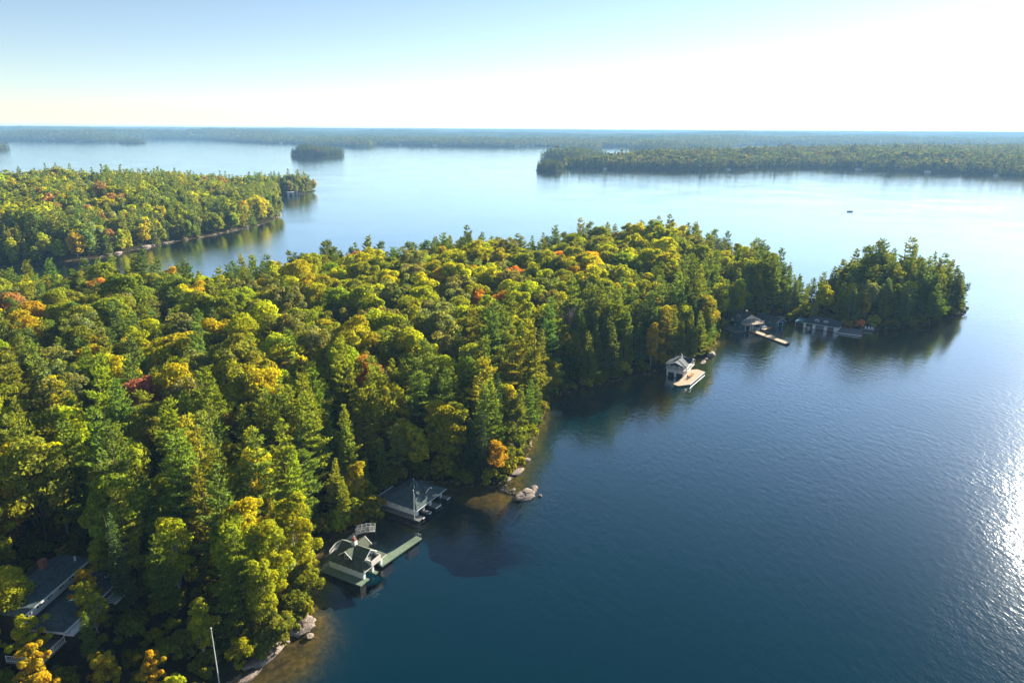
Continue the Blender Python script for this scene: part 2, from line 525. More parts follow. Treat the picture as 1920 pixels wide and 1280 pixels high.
def land(name, poly, hmax, fall, step, label, rough=0.02):
    P = np.array(poly)
    m = step * 6
    xs = np.arange(P[:, 0].min() - m, P[:, 0].max() + m, step)
    ys = np.arange(P[:, 1].min() - m, P[:, 1].max() + m, step)
    f = lambda x, y: far_height(x, y, poly, hmax, fall, rough)
    o = link(name, grid_mesh(name, xs, ys, f, 'ground'))
    tag(o, label, 'land', kind='structure')
    return f
f_left = land('peninsula_ground', LEFT, 16, 75, 5, 'rocky wooded peninsula across the bay')
f_right = land('right_shore_ground', RIGHT, 13, 90, 25, 'low land under the hazy forest across the lake')
f_risle = land('island_ground', RISLE, 9, 25, 8, 'island ground behind the tip of the hazy far shore')
f_smallr = land('islet_ground', SMALL_R, 3, 12, 4, 'small round islet ground off the hazy far shore')
f_mid = land('round_island_ground', MID, 9, 25, 8, 'round wooded island ground in the middle distance')
f_tiny = land('low_islet_ground', TINY, 4, 20, 8, 'low islet ground far out on the lake')
f_edge = land('edge_island_ground', EDGE, 8, 25, 10, 'island ground at the edge of the picture')
f_back = land('back_island_ground', BACK, 14, 40, 12, 'island ground behind the hazy forest')

def far_hill(x, y):
    d = np.hypot(x, y)
    base = 12 + 32 * np.clip((d - 3200) / 7000, 0, 1) ** 0.8
    h = base * (1 + 1.5 * fbm(x, y, 0.0009, 4)) + 20 * fbm(x, y, 0.004, 2)
    h = h + 22 * np.clip((d - 9000) / 3000, 0, 1)
    return np.clip(h, 2.0, 64)

def far_z(x, y):
    sd = signed_distance(np.c_[x, y], FAR)
    k = 1 - np.exp(-np.maximum(sd, 0) / 160)
    return np.where(sd > 0, 0.6 + far_hill(x, y) * k, np.maximum(sd * 0.1, -5.0)), sd
# far land: a fan of cells that widen with distance; the canopy itself is real relief on it
na, nr = 620, 330
az = np.linspace(-62, 62, na) * math.pi / 180
rr = 2650 * (15800 / 2650) ** np.linspace(0, 1, nr)
AZ, RR = np.meshgrid(az, rr)
fx, fy = (RR * np.sin(AZ)).ravel(), (RR * np.cos(AZ)).ravel()
fz, fsd = far_z(fx, fy)
i = (np.arange(nr - 1)[:, None] * na + np.arange(na - 1)).ravel()
FQ = np.c_[i, i + 1, i + na + 1, i + na]
keep = (fsd[FQ] > -60).any(1)
o = link('far_hills', mesh_np('far_hills', np.c_[fx, fy, fz], [FQ[keep]], [M['ground']], smooth=True))
tag(o, 'low wooded hills along the whole horizon', 'hills', kind='structure')
fr2 = np.random.default_rng(3)
bump = np.minimum(22.0, 13 + 9 * (fr2.random(len(fx)) - 0.5) + 8 * fbm(fx, fy, 0.012, 2))
keep = (fsd[FQ] > 25).all(1)
o = link('far_forest', mesh_np('far_forest', np.c_[fx, fy, fz + bump], [FQ[keep]], [M['canopy']]))
tag(o, 'unbroken autumn forest covering the hills to the horizon', 'forest', kind='stuff')

# ------------------------------------------------------------------ trees: prototypes
def leaf_quads(C, Nn, size, rg, aspect=0.62):
    n = len(C)
    a = rg.normal(size=(n, 3))
    t = np.cross(Nn, a)
    t /= np.linalg.norm(t, axis=1, keepdims=True) + 1e-9
    b = np.cross(Nn, t)
    s = np.asarray(size).reshape(-1, 1)
    bend = Nn * s * 0.25
    V = np.stack([C + t * s, C + b * s * aspect + bend, C - t * s, C - b * s * aspect + bend], 1).reshape(-1, 3)
    F = np.arange(n * 4).reshape(n, 4)
    return V, F

def trunk_mesh(limbs, n=5):
    V, F = [], []
    for p, q, r0, r1 in limbs:
        v, f = rod(p, q, r0, r1, n)
        o = len(V)
        V += v
        F += [tuple(i + o for i in ff) for ff in f if len(ff) == 4]
    return np.array(V), np.array(F)

def broadleaf(rg, h=17.0, rx=4.6, ry=None, nlobe=42, per=150, leaf=0.31, low=0.34, lobe_r=1.7, round_=1.0, irr=0.14):
    """dome-shaped crown: overlapping boughs of leaf sprays on real limbs"""
    ry = ry or rx
    zc = h * (low + (1 - low) * 0.52)
    rz = h * (1 - low) * 0.50
    limbs = [((0, 0, -0.6), (0.1, 0.05, h * low), 0.26 * h / 17, 0.2 * h / 17), ((0.1, 0.05, h * low), (0.2, -0.1, h * 0.75), 0.2 * h / 17, 0.07)]
    Cs, Ns, Ss, Lv = [], [], [], []
    ga = math.pi * (3 - math.sqrt(5))
    for k in range(nlobe):
        u = 1 - 1.62 * (k + 0.5) / nlobe            # from the top down past the equator
        a = k * ga + rg.normal() * 0.25
        rad = math.sqrt(max(0, 1 - u * u))
        sc = (0.52 + 0.56 * rg.random()) * round_
        c = np.array([math.cos(a) * rad * (rx - lobe_r * 0.55) * sc, math.sin(a) * rad * (ry - lobe_r * 0.55) * sc, zc + u * (rz - lobe_r * 0.4) * (0.86 + 0.22 * rg.random())])
        c = c + rg.normal(size=3) * irr * rx * np.array([1, 1, 0.6])
        lr = lobe_r * (0.55 + 0.80 * rg.random())
        d = rg.normal(size=(per, 3))
        d[:, 2] = d[:, 2] * 0.85 + 0.25
        outw = np.array([c[0], c[1], (c[2] - zc) * 0.9 + 0.6])
        outw /= np.linalg.norm(outw) + 1e-9
        d += outw * 0.55
        d /= np.linalg.norm(d, axis=1, keepdims=True)
        rr_ = lr * (0.55 + 0.5 * rg.random((per, 1)) ** 0.6)
        p = c + d * rr_ * np.array([1, 1, 0.78])
        nn = d + rg.normal(size=(per, 3)) * 0.44
        nn /= np.linalg.norm(nn, axis=1, keepdims=True)
        Cs.append(p); Ns.append(nn)
        Ss.append(leaf * (0.6 + 0.8 * rg.random(per)))
        lv = np.stack([rg.random(per), np.full(per, rg.random()), (p[:, 2]) / h, np.ones(per)], 1)
        Lv.append(lv)
        if k % 3 == 0 and u > -0.6:
            st = (0.1, 0.0, h * (low * 0.8 + 0.25 * rg.random()))
            limbs.append((st, tuple(c), 0.09 * h / 17, 0.03))
    V, F = leaf_quads(np.concatenate(Cs), np.concatenate(Ns), np.concatenate(Ss), rg)
    lv = np.repeat(np.concatenate(Lv), 4, axis=0)
    return V, F, lv, limbs

def conifer(rg, h=24.0, L=3.6, base=0.2, step=0.85, nb=5, blades=6, blade=0.62, width=0.12, up0=0.05, up1=0.7, power=0.75, ragged=0.35, tuft=0.55, lat=0.30):
    """whorls of branches that carry flat plates of needle tufts"""
    limbs = [((0, 0, -0.6), (0.05, 0, h * 0.5), 0.27 * h / 24, 0.18 * h / 24), ((0.05, 0, h * 0.5), (0, 0.08, h * 0.985), 0.18 * h / 24, 0.03)]
    T, D, Lb = [], [], []
    z = base * h
    lean = rg.normal(size=2) * 0.02
    while z < h - 0.3:
        t = (z - base * h) / (h * (1 - base))
        prof = (1 - t) ** power * (0.70 + 0.30 * min(1, t * 5))
        off = rg.random() * 6.283
        for k in range(nb if t < 0.85 else 4):
            if rg.random() < ragged * 0.45:
                continue
            a = off + k * 6.283 / nb + rg.normal() * 0.22
            ln = L * prof * (1 - ragged + 2 * ragged * rg.random() * 0.8) + 0.35
            pit = up0 + (up1 - up0) * t + rg.normal() * 0.10
            dr = np.array([math.cos(a) * math.cos(pit), math.sin(a) * math.cos(pit), math.sin(pit)])
            sd_ = np.array([-math.sin(a), math.cos(a), 0])
            st = np.array([lean[0] * z, lean[1] * z, z])
            if ln > 1.4:
                limbs.append((tuple(st), tuple(st + dr * ln * 0.9), 0.045, 0.015))
            br = rg.random()
            s = max(0.25 * ln, 0.15)
            while s <= ln:
                w = lat * ln * math.sin(math.pi * min(1, (s / ln) * 0.72 + 0.22))
                m = max(1, int(round(2 * w / tuft)))
                for q in range(m):
                    u = 0 if m == 1 else (q / (m - 1) - 0.5) * 2 * w
                    p = st + dr * s + sd_ * (u + rg.normal() * 0.12) + np.array([0, 0, 0.10 * (s / ln) ** 2 * ln * 0.5 + rg.normal() * 0.09 - abs(u) * 0.10])
                    T.append(p); D.append(dr * 0.75 + sd_ * (u / (w + 0.3)) * 0.55); Lb.append(br)
                s += tuft
        z += step * (0.75 + 0.5 * rg.random()) * (1.0 if t < 0.8 else 0.7)
    T.append(np.array([lean[0] * h, lean[1] * h, h - 0.3])); D.append(np.array([0, 0, 1.0])); Lb.append(0.5)
    T = np.array(T); D = np.array(D); Lb = np.array(Lb)
    n = len(T)
    C = np.repeat(T, blades, 0)
    dd = np.repeat(D, blades, 0) + rg.normal(size=(n * blades, 3)) * np.array([0.62, 0.62, 0.30]) + np.array([0, 0, 0.22])
    dd /= np.linalg.norm(dd, axis=1, keepdims=True)
    a = rg.normal(size=dd.shape) * np.array([1, 1, 0.25])
    s = np.cross(dd, np.cross(dd, a) + 1e-6)
    s /= np.linalg.norm(s, axis=1, keepdims=True)
    ln = (blade * (0.6 + 0.7 * rg.random(n * blades)))[:, None]
    wd = (width * (0.7 + 0.6 * rg.random(n * blades)))[:, None]
    V = np.stack([C - dd * ln * 0.3, C + s * wd + dd * ln * 0.2, C + dd * ln, C - s * wd + dd * ln * 0.2], 1).reshape(-1, 3)
    F = np.arange(n * blades * 4).reshape(-1, 4)
    lv = np.stack([rg.random(n * blades), np.repeat(Lb, blades), C[:, 2] / h, np.ones(n * blades)], 1)
    return V, F, np.repeat(lv, 4, axis=0), limbs

class Proto:
    def __init__(self, kind, data, leafmat, barkmat):
        V, F, lv, limbs = data
        self.kind = kind
        self.crown = mesh_np(kind + '_crown', V, [F], [M[leafmat]], leafvar=lv)
        TV, TF = trunk_mesh(limbs)
        self.trunk = mesh_np(kind + '_trunk', TV, [TF], [M[barkmat]], smooth=True)
        self.h = float(V[:, 2].max())
        self.r = float(np.percentile(np.hypot(V[:, 0], V[:, 1]), 95))
        n = len(V)
        VV = np.concatenate([V, TV])
        lv2 = np.concatenate([lv, np.ones((len(TV), 4))])
        self.whole = mesh_np(kind, VV, [F, TF + n], [M[leafmat], M[barkmat]], mat_idx=np.r_[np.zeros(len(F)), np.ones(len(TF))], leafvar=lv2)

PROTO = {}
def rgx(s):
    return np.random.default_rng(s)
PROTO['white_pine_tree'] = [Proto('white_pine', conifer(rgx(s), h=h, L=L, base=b, ragged=rg_, power=p, step=st_, nb=nb_, blades=7, blade=0.66, width=0.17, tuft=0.50, lat=0.34, up0=0.10, up1=0.75), 'needle', 'bark')
    for s, h, L, b, rg_, p, st_, nb_ in ((1, 25, 4.7, 0.22, 0.48, 0.60, 1.45, 5), (2, 23, 5.0, 0.18, 0.52, 0.70, 1.35, 5), (3, 26, 4.4, 0.28, 0.46, 0.52, 1.5, 5), (4, 22, 4.3, 0.16, 0.52, 0.85, 1.25, 5), (5, 24, 5.2, 0.34, 0.5, 0.48, 1.5, 5),
                                         (6, 22, 4.4, 0.06, 0.42, 0.80, 1.2, 5), (7, 20, 4.2, 0.05, 0.45, 0.9, 1.15, 5))]
PROTO['spruce_tree'] = [Proto('spruce', conifer(rgx(s), h=h, L=L, base=0.10, step=0.62, nb=6, up0=-0.22, up1=0.35, power=0.95, ragged=0.2, blade=0.5, tuft=0.5, lat=0.24), 'needle', 'bark')
    for s, h, L in ((11, 19, 2.6), (12, 17, 2.8), (13, 20, 2.3))]
PROTO['maple_tree'] = [Proto('maple', broadleaf(rgx(s), h=h, rx=rx, ry=ry, nlobe=nl, lobe_r=lr), 'leaf', 'bark')
    for s, h, rx, ry, nl, lr in ((21, 19.5, 5.3, 4.8, 54, 1.7), (22, 18.5, 5.6, 5.1, 58, 1.6), (23, 20.5, 5.0, 5.4, 54, 1.8), (24, 17.5, 4.7, 4.5, 46, 1.6), (25, 20, 5.8, 4.9, 60, 1.55))]
PROTO['maple_tree'] += [Proto('maple_sapling', broadleaf(rgx(s), h=h, rx=rx, nlobe=40, per=105, low=0.06, lobe_r=1.25, leaf=0.46, irr=0.34), 'leaf', 'bark') for s, h, rx in ((26, 18, 4.2), (27, 19, 3.8))]
PROTO['oak_tree'] = [Proto('oak', broadleaf(rgx(s), h=h, rx=rx, nlobe=56, per=120, lobe_r=1.35, leaf=0.29), 'leaf', 'bark') for s, h, rx in ((31, 18.5, 5.4), (32, 19.5, 5.0))]
PROTO['birch_tree'] = [Proto('birch', broadleaf(rgx(s), h=h, rx=rx, nlobe=nl, per=130, low=0.10, lobe_r=1.3, leaf=0.29, irr=0.2), 'leaf', 'birch_bark')
    for s, h, rx, nl in ((41, 17, 3.4, 50), (42, 18, 3.1, 52), (43, 15, 3.7, 46), (44, 19, 3.8, 60))]
PROTO['shrub'] = [Proto('shrub', broadleaf(rgx(s), h=h, rx=rx, nlobe=16, per=90, low=0.1, lobe_r=0.85, leaf=0.26, irr=0.26), 'leaf', 'bark') for s, h, rx in ((51, 3.4, 2.0), (52, 4.6, 2.1), (53, 2.6, 1.8))]

def bare(rg, h=15):
    limbs = [((0, 0, -0.5), (0, 0, h * 0.5), 0.22, 0.14)]
    tips = [((0, 0, h * 0.35 + k * 0.5), a) for k, a in enumerate(rg.random(9) * 6.28)] + [((0, 0, h * 0.5), a) for a in rg.random(4) * 6.28]
    for (p, a) in tips:
        p = np.array(p)
        d = np.array([math.cos(a) * 0.6, math.sin(a) * 0.6, 0.9])
        q = p + d * h * 0.28
        limbs.append((tuple(p), tuple(q), 0.09, 0.05))
        for _ in range(7):
            s = p + (q - p) * (0.4 + 0.6 * rg.random())
            e = s + (d + rg.normal(size=3) * 0.55) * h * 0.13
            limbs.append((tuple(s), tuple(e), 0.05, 0.02))
            for _ in range(4):
                s2 = s + (e - s) * (0.4 + 0.6 * rg.random())
                e2 = s2 + (d + rg.normal(size=3) * 0.8) * h * 0.06
                limbs.append((tuple(s2), tuple(e2), 0.03, 0.015))
    return trunk_mesh(limbs, 4)

# lighter versions for land that lies far off
LOD_MID = [Proto('mid_pine', conifer(rgx(s), h=h, L=L, base=0.04, step=1.5, nb=5, blades=4, blade=1.2, width=0.34, tuft=1.1, ragged=0.35, power=0.7), 'needle', 'bark') for s, h, L in ((61, 21, 4.4), (62, 19, 4.2), (63, 22, 4.0))] + \
          [Proto('mid_broadleaf', broadleaf(rgx(s), h=h, rx=rx, nlobe=30, per=36, leaf=0.75, low=0.12, lobe_r=1.7), 'leaf', 'bark') for s, h, rx in ((64, 15, 4.6), (65, 16, 4.2), (66, 14, 4.4))]
LOD_FAR = [Proto('far_pine', conifer(rgx(s), h=h, L=L, base=0.02, step=3.2, nb=5, blades=3, blade=2.6, width=0.9, tuft=2.4, ragged=0.3, power=0.7), 'needle', 'bark') for s, h, L in ((71, 21, 3.4), (72, 19, 3.2))] + \
          [Proto('far_broadleaf', broadleaf(rgx(s), h=h, rx=rx, nlobe=15, per=9, leaf=1.7, low=0.08, lobe_r=1.9), 'leaf', 'bark') for s, h, rx in ((73, 15, 5.0), (74, 16, 4.6))]

def forest_nodes():
    nt = bpy.data.node_groups.new('tree_scatter', 'GeometryNodeTree')
    nt.interface.new_socket('Geometry', in_out='INPUT', socket_type='NodeSocketGeometry')
    nt.interface.new_socket('Trees', in_out='INPUT', socket_type='NodeSocketCollection')
    nt.interface.new_socket('Geometry', in_out='OUTPUT', socket_type='NodeSocketGeometry')
    gi = nt.nodes.new('NodeGroupInput'); go = nt.nodes.new('NodeGroupOutput')
    ci = nt.nodes.new('GeometryNodeCollectionInfo')
    ci.inputs['Separate Children'].default_value = True
    ci.inputs['Reset Children'].default_value = True
    ip = nt.nodes.new('GeometryNodeInstanceOnPoints')
    ip.inputs['Pick Instance'].default_value = True
    def attr(nm, ty):
        a = nt.nodes.new('GeometryNodeInputNamedAttribute')
        a.data_type = ty
        a.inputs[0].default_value = nm
        return a.outputs[0]
    L_ = nt.links.new
    L_(gi.outputs[0], ip.inputs['Points'])
    L_(gi.outputs[1], ci.inputs['Collection'])
    L_(ci.outputs[0], ip.inputs['Instance'])
    L_(attr('which', 'INT'), ip.inputs['Instance Index'])
    L_(attr('turn', 'FLOAT_VECTOR'), ip.inputs['Rotation'])
    L_(attr('size', 'FLOAT_VECTOR'), ip.inputs['Scale'])
    L_(ip.outputs[0], go.inputs[0])
    return nt, gi
SCATTER, _gi = forest_nodes()
_colls = {}
def proto_collection(key, protos):
    if key not in _colls:
        c = bpy.data.collections.new('tree_meshes_' + key)
        for k, p in enumerate(protos):
            c.objects.link(bpy.data.objects.new('%s_%02d_tree_mesh' % (key, k), p.whole))
        _colls[key] = c
    return _colls[key]

def forest(name, key, protos, P, which, size, tint, label):
    n = len(P)
    me = bpy.data.meshes.new(name)
    me.vertices.add(n)
    me.vertices.foreach_set('co', np.asarray(P, np.float32).ravel())
    rg = np.random.default_rng(n)
    turn = np.c_[rg.normal(size=n) * 0.03, rg.normal(size=n) * 0.03, rg.random(n) * 6.283]
    size = np.asarray(size)
    size3 = np.c_[size * (0.9 + 0.25 * rg.random(n)), size * (0.9 + 0.25 * rg.random(n)), size]
    for nm, ty, dat, fld in (('which', 'INT', which, 'value'), ('turn', 'FLOAT_VECTOR', turn, 'vector'), ('size', 'FLOAT_VECTOR', size3, 'vector'), ('tint', 'FLOAT_COLOR', np.c_[tint, np.ones(n)], 'color')):
        a = me.attributes.new(nm, ty, 'POINT')
        a.data.foreach_set(fld, np.asarray(dat, np.int32 if ty == 'INT' else np.float32).ravel())
    o = link(name, me)
    md = o.modifiers.new('scatter', 'NODES')
    md.node_group = SCATTER
    for it in SCATTER.interface.items_tree:
        if it.name == 'Trees' and it.in_out == 'INPUT':
            md[it.identifier] = proto_collection(key, protos)
    tag(o, label, 'forest', kind='stuff')
    return o

# leaf colours (albedo)
C_PINE = [(0.145, 0.190, 0.038), (0.175, 0.205, 0.038), (0.120, 0.175, 0.052), (0.200, 0.220, 0.034), (0.140, 0.182, 0.062)]
C_SPRUCE = [(0.055, 0.100, 0.044), (0.072, 0.112, 0.038)]
C_GREEN = [(0.180, 0.200, 0.022), (0.205, 0.215, 0.020), (0.155, 0.185, 0.028)]
C_LIME = [(0.295, 0.308, 0.015), (0.325, 0.318, 0.015), (0.260, 0.290, 0.018)]
C_GOLD = [(0.350, 0.295, 0.014), (0.335, 0.305, 0.014), (0.370, 0.275, 0.016)]
C_ORANGE = [(0.400, 0.190, 0.040), (0.370, 0.200, 0.055)]
C_RUST = [(0.250, 0.155, 0.070), (0.260, 0.145, 0.080)]
C_RED = [(0.340, 0.090, 0.080), (0.310, 0.110, 0.065)]
C_SAGE = [(0.145, 0.170, 0.068), (0.165, 0.182, 0.082)]

def pick(cs, rg):
    c = np.array(cs[int(rg.integers(len(cs)))])
    return c * (0.82 + 0.36 * rg.random()) * (1 + rg.normal(size=3) * np.array([0.07, 0.04, 0.05]))

def scatter_points(poly, spacing, rg, margin, keep=None, box=None):
    P = np.array(poly)
    x0, x1, y0, y1 = box or (P[:, 0].min(), P[:, 0].max(), P[:, 1].min(), P[:, 1].max())
    sx = spacing
    sy = spacing * 0.87
    gx, gy = np.meshgrid(np.arange(x0, x1, sx), np.arange(y0, y1, sy))
    gx = gx + (np.arange(gx.shape[0])[:, None] % 2) * sx / 2
    pts = np.c_[gx.ravel(), gy.ravel()] + (rg.random((gx.size, 2)) - 0.5) * spacing * 0.85
    sd = signed_distance(pts, poly)
    ok = sd > margin
    pts, sd = pts[ok], sd[ok]
    view = np.abs(pts[:, 0]) < pts[:, 1] * 0.80 + 60
    return pts[view], sd[view]

# ------------------------------------------------------------------ near forest
KEEP_OUT = [(-30, 112, 8.2), (-23, 135, 8.5), (58, 222, 6.5), (100, 276, 9.5), (111, 284, 7), (131, 279, 8.5), (141, 273, 6.5), (-72, 90, 9.5), (-78, 96, 8), (-68, 84, 8), (-43.6, 82.5, 3), (118, 291, 6), (133, 299, 3.5), (-33, 118, 3), (-29, 124, 2)]
nr_ = np.random.default_rng(2024)
pts, psd = scatter_points(NEAR, 5.6, nr_, 0.5, box=(-330, 225, 40, 450))
ph = near_height(pts[:, 0], pts[:, 1])
pat = fbm(pts[:, 0] + 400, pts[:, 1], 0.022, 3)
trees = []          # kind, proto, x, y, z, scale, tint, colour word
def colour_for(kind, rg, inland, drift=0.5):
    u = 0.6 * rg.random() + 0.4 * drift if drift != 0.5 else rg.random()
    if kind == 'shrub':
        return ('green', pick(C_GREEN, rg)) if u < 0.7 else ('lime green', pick(C_LIME, rg)) if u < 0.85 else ('golden', pick(C_GOLD, rg))
    if kind == 'white_pine_tree':
        return ('green', pick(C_PINE, rg))
    if kind == 'spruce_tree':
        return ('dark green', pick(C_SPRUCE, rg))
    if kind == 'oak_tree':
        return ('grey-green', pick(C_SAGE, rg)) if u < 0.93 else ('rust', pick(C_RUST, rg))
    if kind == 'birch_tree':
        return ('lime green', pick(C_LIME, rg)) if u < 0.62 else ('golden', pick(C_GOLD, rg)) if u < 0.72 else ('green', pick(C_GREEN, rg))
    if inland:
        return ('golden', pick(C_GOLD, rg)) if u < 0.23 else ('lime green', pick(C_LIME, rg)) if u < 0.52 else ('green', pick(C_GREEN, rg)) if u < 0.92 else ('orange', pick(C_ORANGE, rg)) if u < 0.935 else ('rust', pick(C_RUST, rg)) if u < 0.985 else ('red', pick(C_RED, rg))
    return ('lime green', pick(C_LIME, rg)) if u < 0.5 else ('green', pick(C_GREEN, rg)) if u < 0.85 else ('golden', pick(C_GOLD, rg))

def choose(p, rg):
    ks, w = zip(*p)
    return ks[int(rg.choice(len(ks), p=np.array(w) / sum(w)))]
PI, SP, MA, OA, BI = 'white_pine_tree', 'spruce_tree', 'maple_tree', 'oak_tree', 'birch_tree'

SPECIAL = [  # kind, proto, x, y, height scale, colour word, tint, label
    (MA, 0, -37.7, 167.6, 0.95, 'orange', (0.24, 0.125, 0.035), 'pale orange maple among the pines uphill from the hip-roofed boathouse'),
    (MA, 3, -26.5, 225.2, 0.72, 'red', (0.30, 0.022, 0.055), 'small crimson maple in the middle of the inland canopy'),
    (MA, 1, 2.1, 279.6, 0.95, 'orange', (0.33, 0.12, 0.025), 'bright orange maple in the middle of the far inland canopy'),
    (MA, 6, -62.2, 143.3, 0.62, 'orange', (0.33, 0.105, 0.03), 'small vivid orange maple inland of the green-roofed boathouse'),
    (MA, 2, -83.6, 144.5, 0.95, 'red', (0.21, 0.085, 0.075), 'dusty red maple standing inland above the boathouses'),
    (MA, 1, 5.4, 365.3, 0.95, 'red', (0.25, 0.09, 0.06), 'reddish maple on the far side of the peninsula near open water'),
    (BI, 2, -4.4, 147.6, 0.60, 'golden', (0.25, 0.165, 0.018), 'orange-gold tree leaning out over the rocky point'),
    (MA, 4, -70.4, 229.3, 1.12, 'golden', (0.185, 0.165, 0.012), 'large domed maple with golden side in the inland canopy'),
    (SP, 0, -113.9, 204.7, 0.52, 'golden', (0.25, 0.21, 0.012), 'small yellow conifer alone in the dark gap of the forest'),
    (MA, 0, -112.2, 239.9, 0.9, 'golden', (0.26, 0.17, 0.01), 'golden maple beside the round grey-green oak'),
    (OA, 0, -94.7, 240.2, 1.1, 'grey-green', (0.105, 0.118, 0.055), 'round grey-green oak at the edge of the inland canopy'),
    (MA, 6, -78.0, 80.5, 0.62, 'golden', (0.30, 0.17, 0.015), 'orange-gold tree at the bottom corner beside the cottage'),
    (MA, 2, -87.5, 103.4, 0.82, 'golden', (0.20, 0.135, 0.02), 'golden brown tree behind the dark-roofed cottage'),
    (PI, 3, -55.6, 92.6, 0.72, 'green', (0.105, 0.125, 0.016), 'sunlit yellow-green pine standing free beside the cottage'),
    (BI, 3, -38.9, 104.0, 0.95, 'lime green', (0.165, 0.158, 0.008), 'bright yellow-green tree against the green-roofed boathouse'),
    (BI, 0, -40.6, 97.5, 0.95, 'lime green', (0.15, 0.155, 0.010), 'tall yellow-green tree on the bank just below the green-roofed boathouse'),
    (PI, 1, -43.2, 92.8, 0.84, 'green', (0.115, 0.135, 0.014), 'bright green pine above the rock ledges by the flagpole'),
    (BI, 1, -39.6, 92.2, 0.74, 'lime green', (0.16, 0.16, 0.010), 'slim yellow-green tree next to the pale rock ledge'),
    (BI, 2, -57.0, 124.1, 1.0, 'lime green', (0.16, 0.158, 0.010), 'broad lime green tree uphill of the green-roofed boathouse'),
    (BI, 2, -33.8, 132.5, 0.66, 'golden', (0.21, 0.185, 0.010), 'yellow-tipped tree beside the hip-roofed boathouse'),
    (MA, 6, -56.1, 145.5, 0.5, 'rust', (0.19, 0.075, 0.025), 'small rust-coloured tree in the shade behind the near shore'),
    (MA, 0, -142.4, 191.6, 1.0, 'golden', (0.22, 0.18, 0.010), 'bright yellow maple at the edge of the picture, nearer one'),
    (MA, 2, -148.5, 205.3, 0.95, 'golden', (0.23, 0.165, 0.012), 'bright yellow maple at the edge of the picture, farther one'),
    (MA, 1, -80.6, 158.0, 1.0, 'lime green', (0.145, 0.155, 0.010), 'round lime green maple in the middle of the near forest'),
    (MA, 0, 53.8, 310.1, 0.9, 'rust', (0.16, 0.06, 0.05), 'dull red maple near the pines on the far shore'),
    (MA, 4, -10.8, 242.2, 0.9, 'golden', (0.27, 0.14, 0.012), 'orange-gold maple behind the small crimson maple'),
    (MA, 2, -44.3, 346.0, 0.95, 'rust', (0.19, 0.085, 0.045), 'russet maple at the far edge of the canopy against the bay'),
    (MA, 6, -51.5, 79.5, 0.36, 'golden', (0.24, 0.17, 0.012), 'small golden tree below the cottage deck'),
    (MA, 5, -57.5, 78.5, 0.38, 'golden', (0.20, 0.17, 0.012), 'thin yellowing tree in front of the cottage deck'),
    (MA, 6, -66.8, 91.5, 0.44, 'golden', (0.22, 0.17, 0.015), 'small golden-green tree growing against the cottage wall'),
    (MA, 6, -74.5, 79.5, 0.42, 'lime green', (0.24, 0.22, 0.012), 'bright yellow-lime tree in front of the cottage roof'),
    (MA, 5, -64.0, 74.5, 0.36, 'golden', (0.26, 0.19, 0.012), 'low golden tree at the bottom edge below the cottage'),
    (PI, 6, -62.5, 83.5, 0.42, 'green', (0.10, 0.125, 0.018), 'young pine below the cottage pergola'),
    (MA, 5, -80.5, 83.0, 0.62, 'golden', (0.25, 0.18, 0.012), 'tall golden tree at the corner of the picture before the cottage'),
    (MA, 5, -69.5, 81.5, 0.46, 'lime green', (0.19, 0.18, 0.010), 'yellow-green tree overhanging the cottage deck'),
    (BI, 3, -64.2, 88.0, 0.5, 'lime green', (0.17, 0.165, 0.012), 'leafy tree screening the cottage balcony'),
    (MA, 6, -66.5, 77.0, 0.42, 'golden', (0.22, 0.17, 0.012), 'golden-green tree at the bottom edge right of the cottage stair'),
    (BI, 1, -47.0, 86.0, 0.55, 'lime green', (0.17, 0.165, 0.012), 'thin lime tree just uphill of the bank flagpole'),
    (MA, 2, -75.8, 86.8, 0.56, 'lime green', (0.20, 0.19, 0.012), 'yellow-green tree breaking up the line of the cottage roofs'),
    (BI, 1, -67.8, 97.2, 0.52, 'lime green', (0.18, 0.18, 0.012), 'light green tree at the far end of the cottage'),
    (PI, 0, 209.0, 316.0, 0.55, 'green', (0.05, 0.075, 0.022), 'ragged pine leaning over the water at the very tip'),
]
taken = [(s[2], s[3], 3.6 if s[4] > 0.6 else 2.6) for s in SPECIAL]
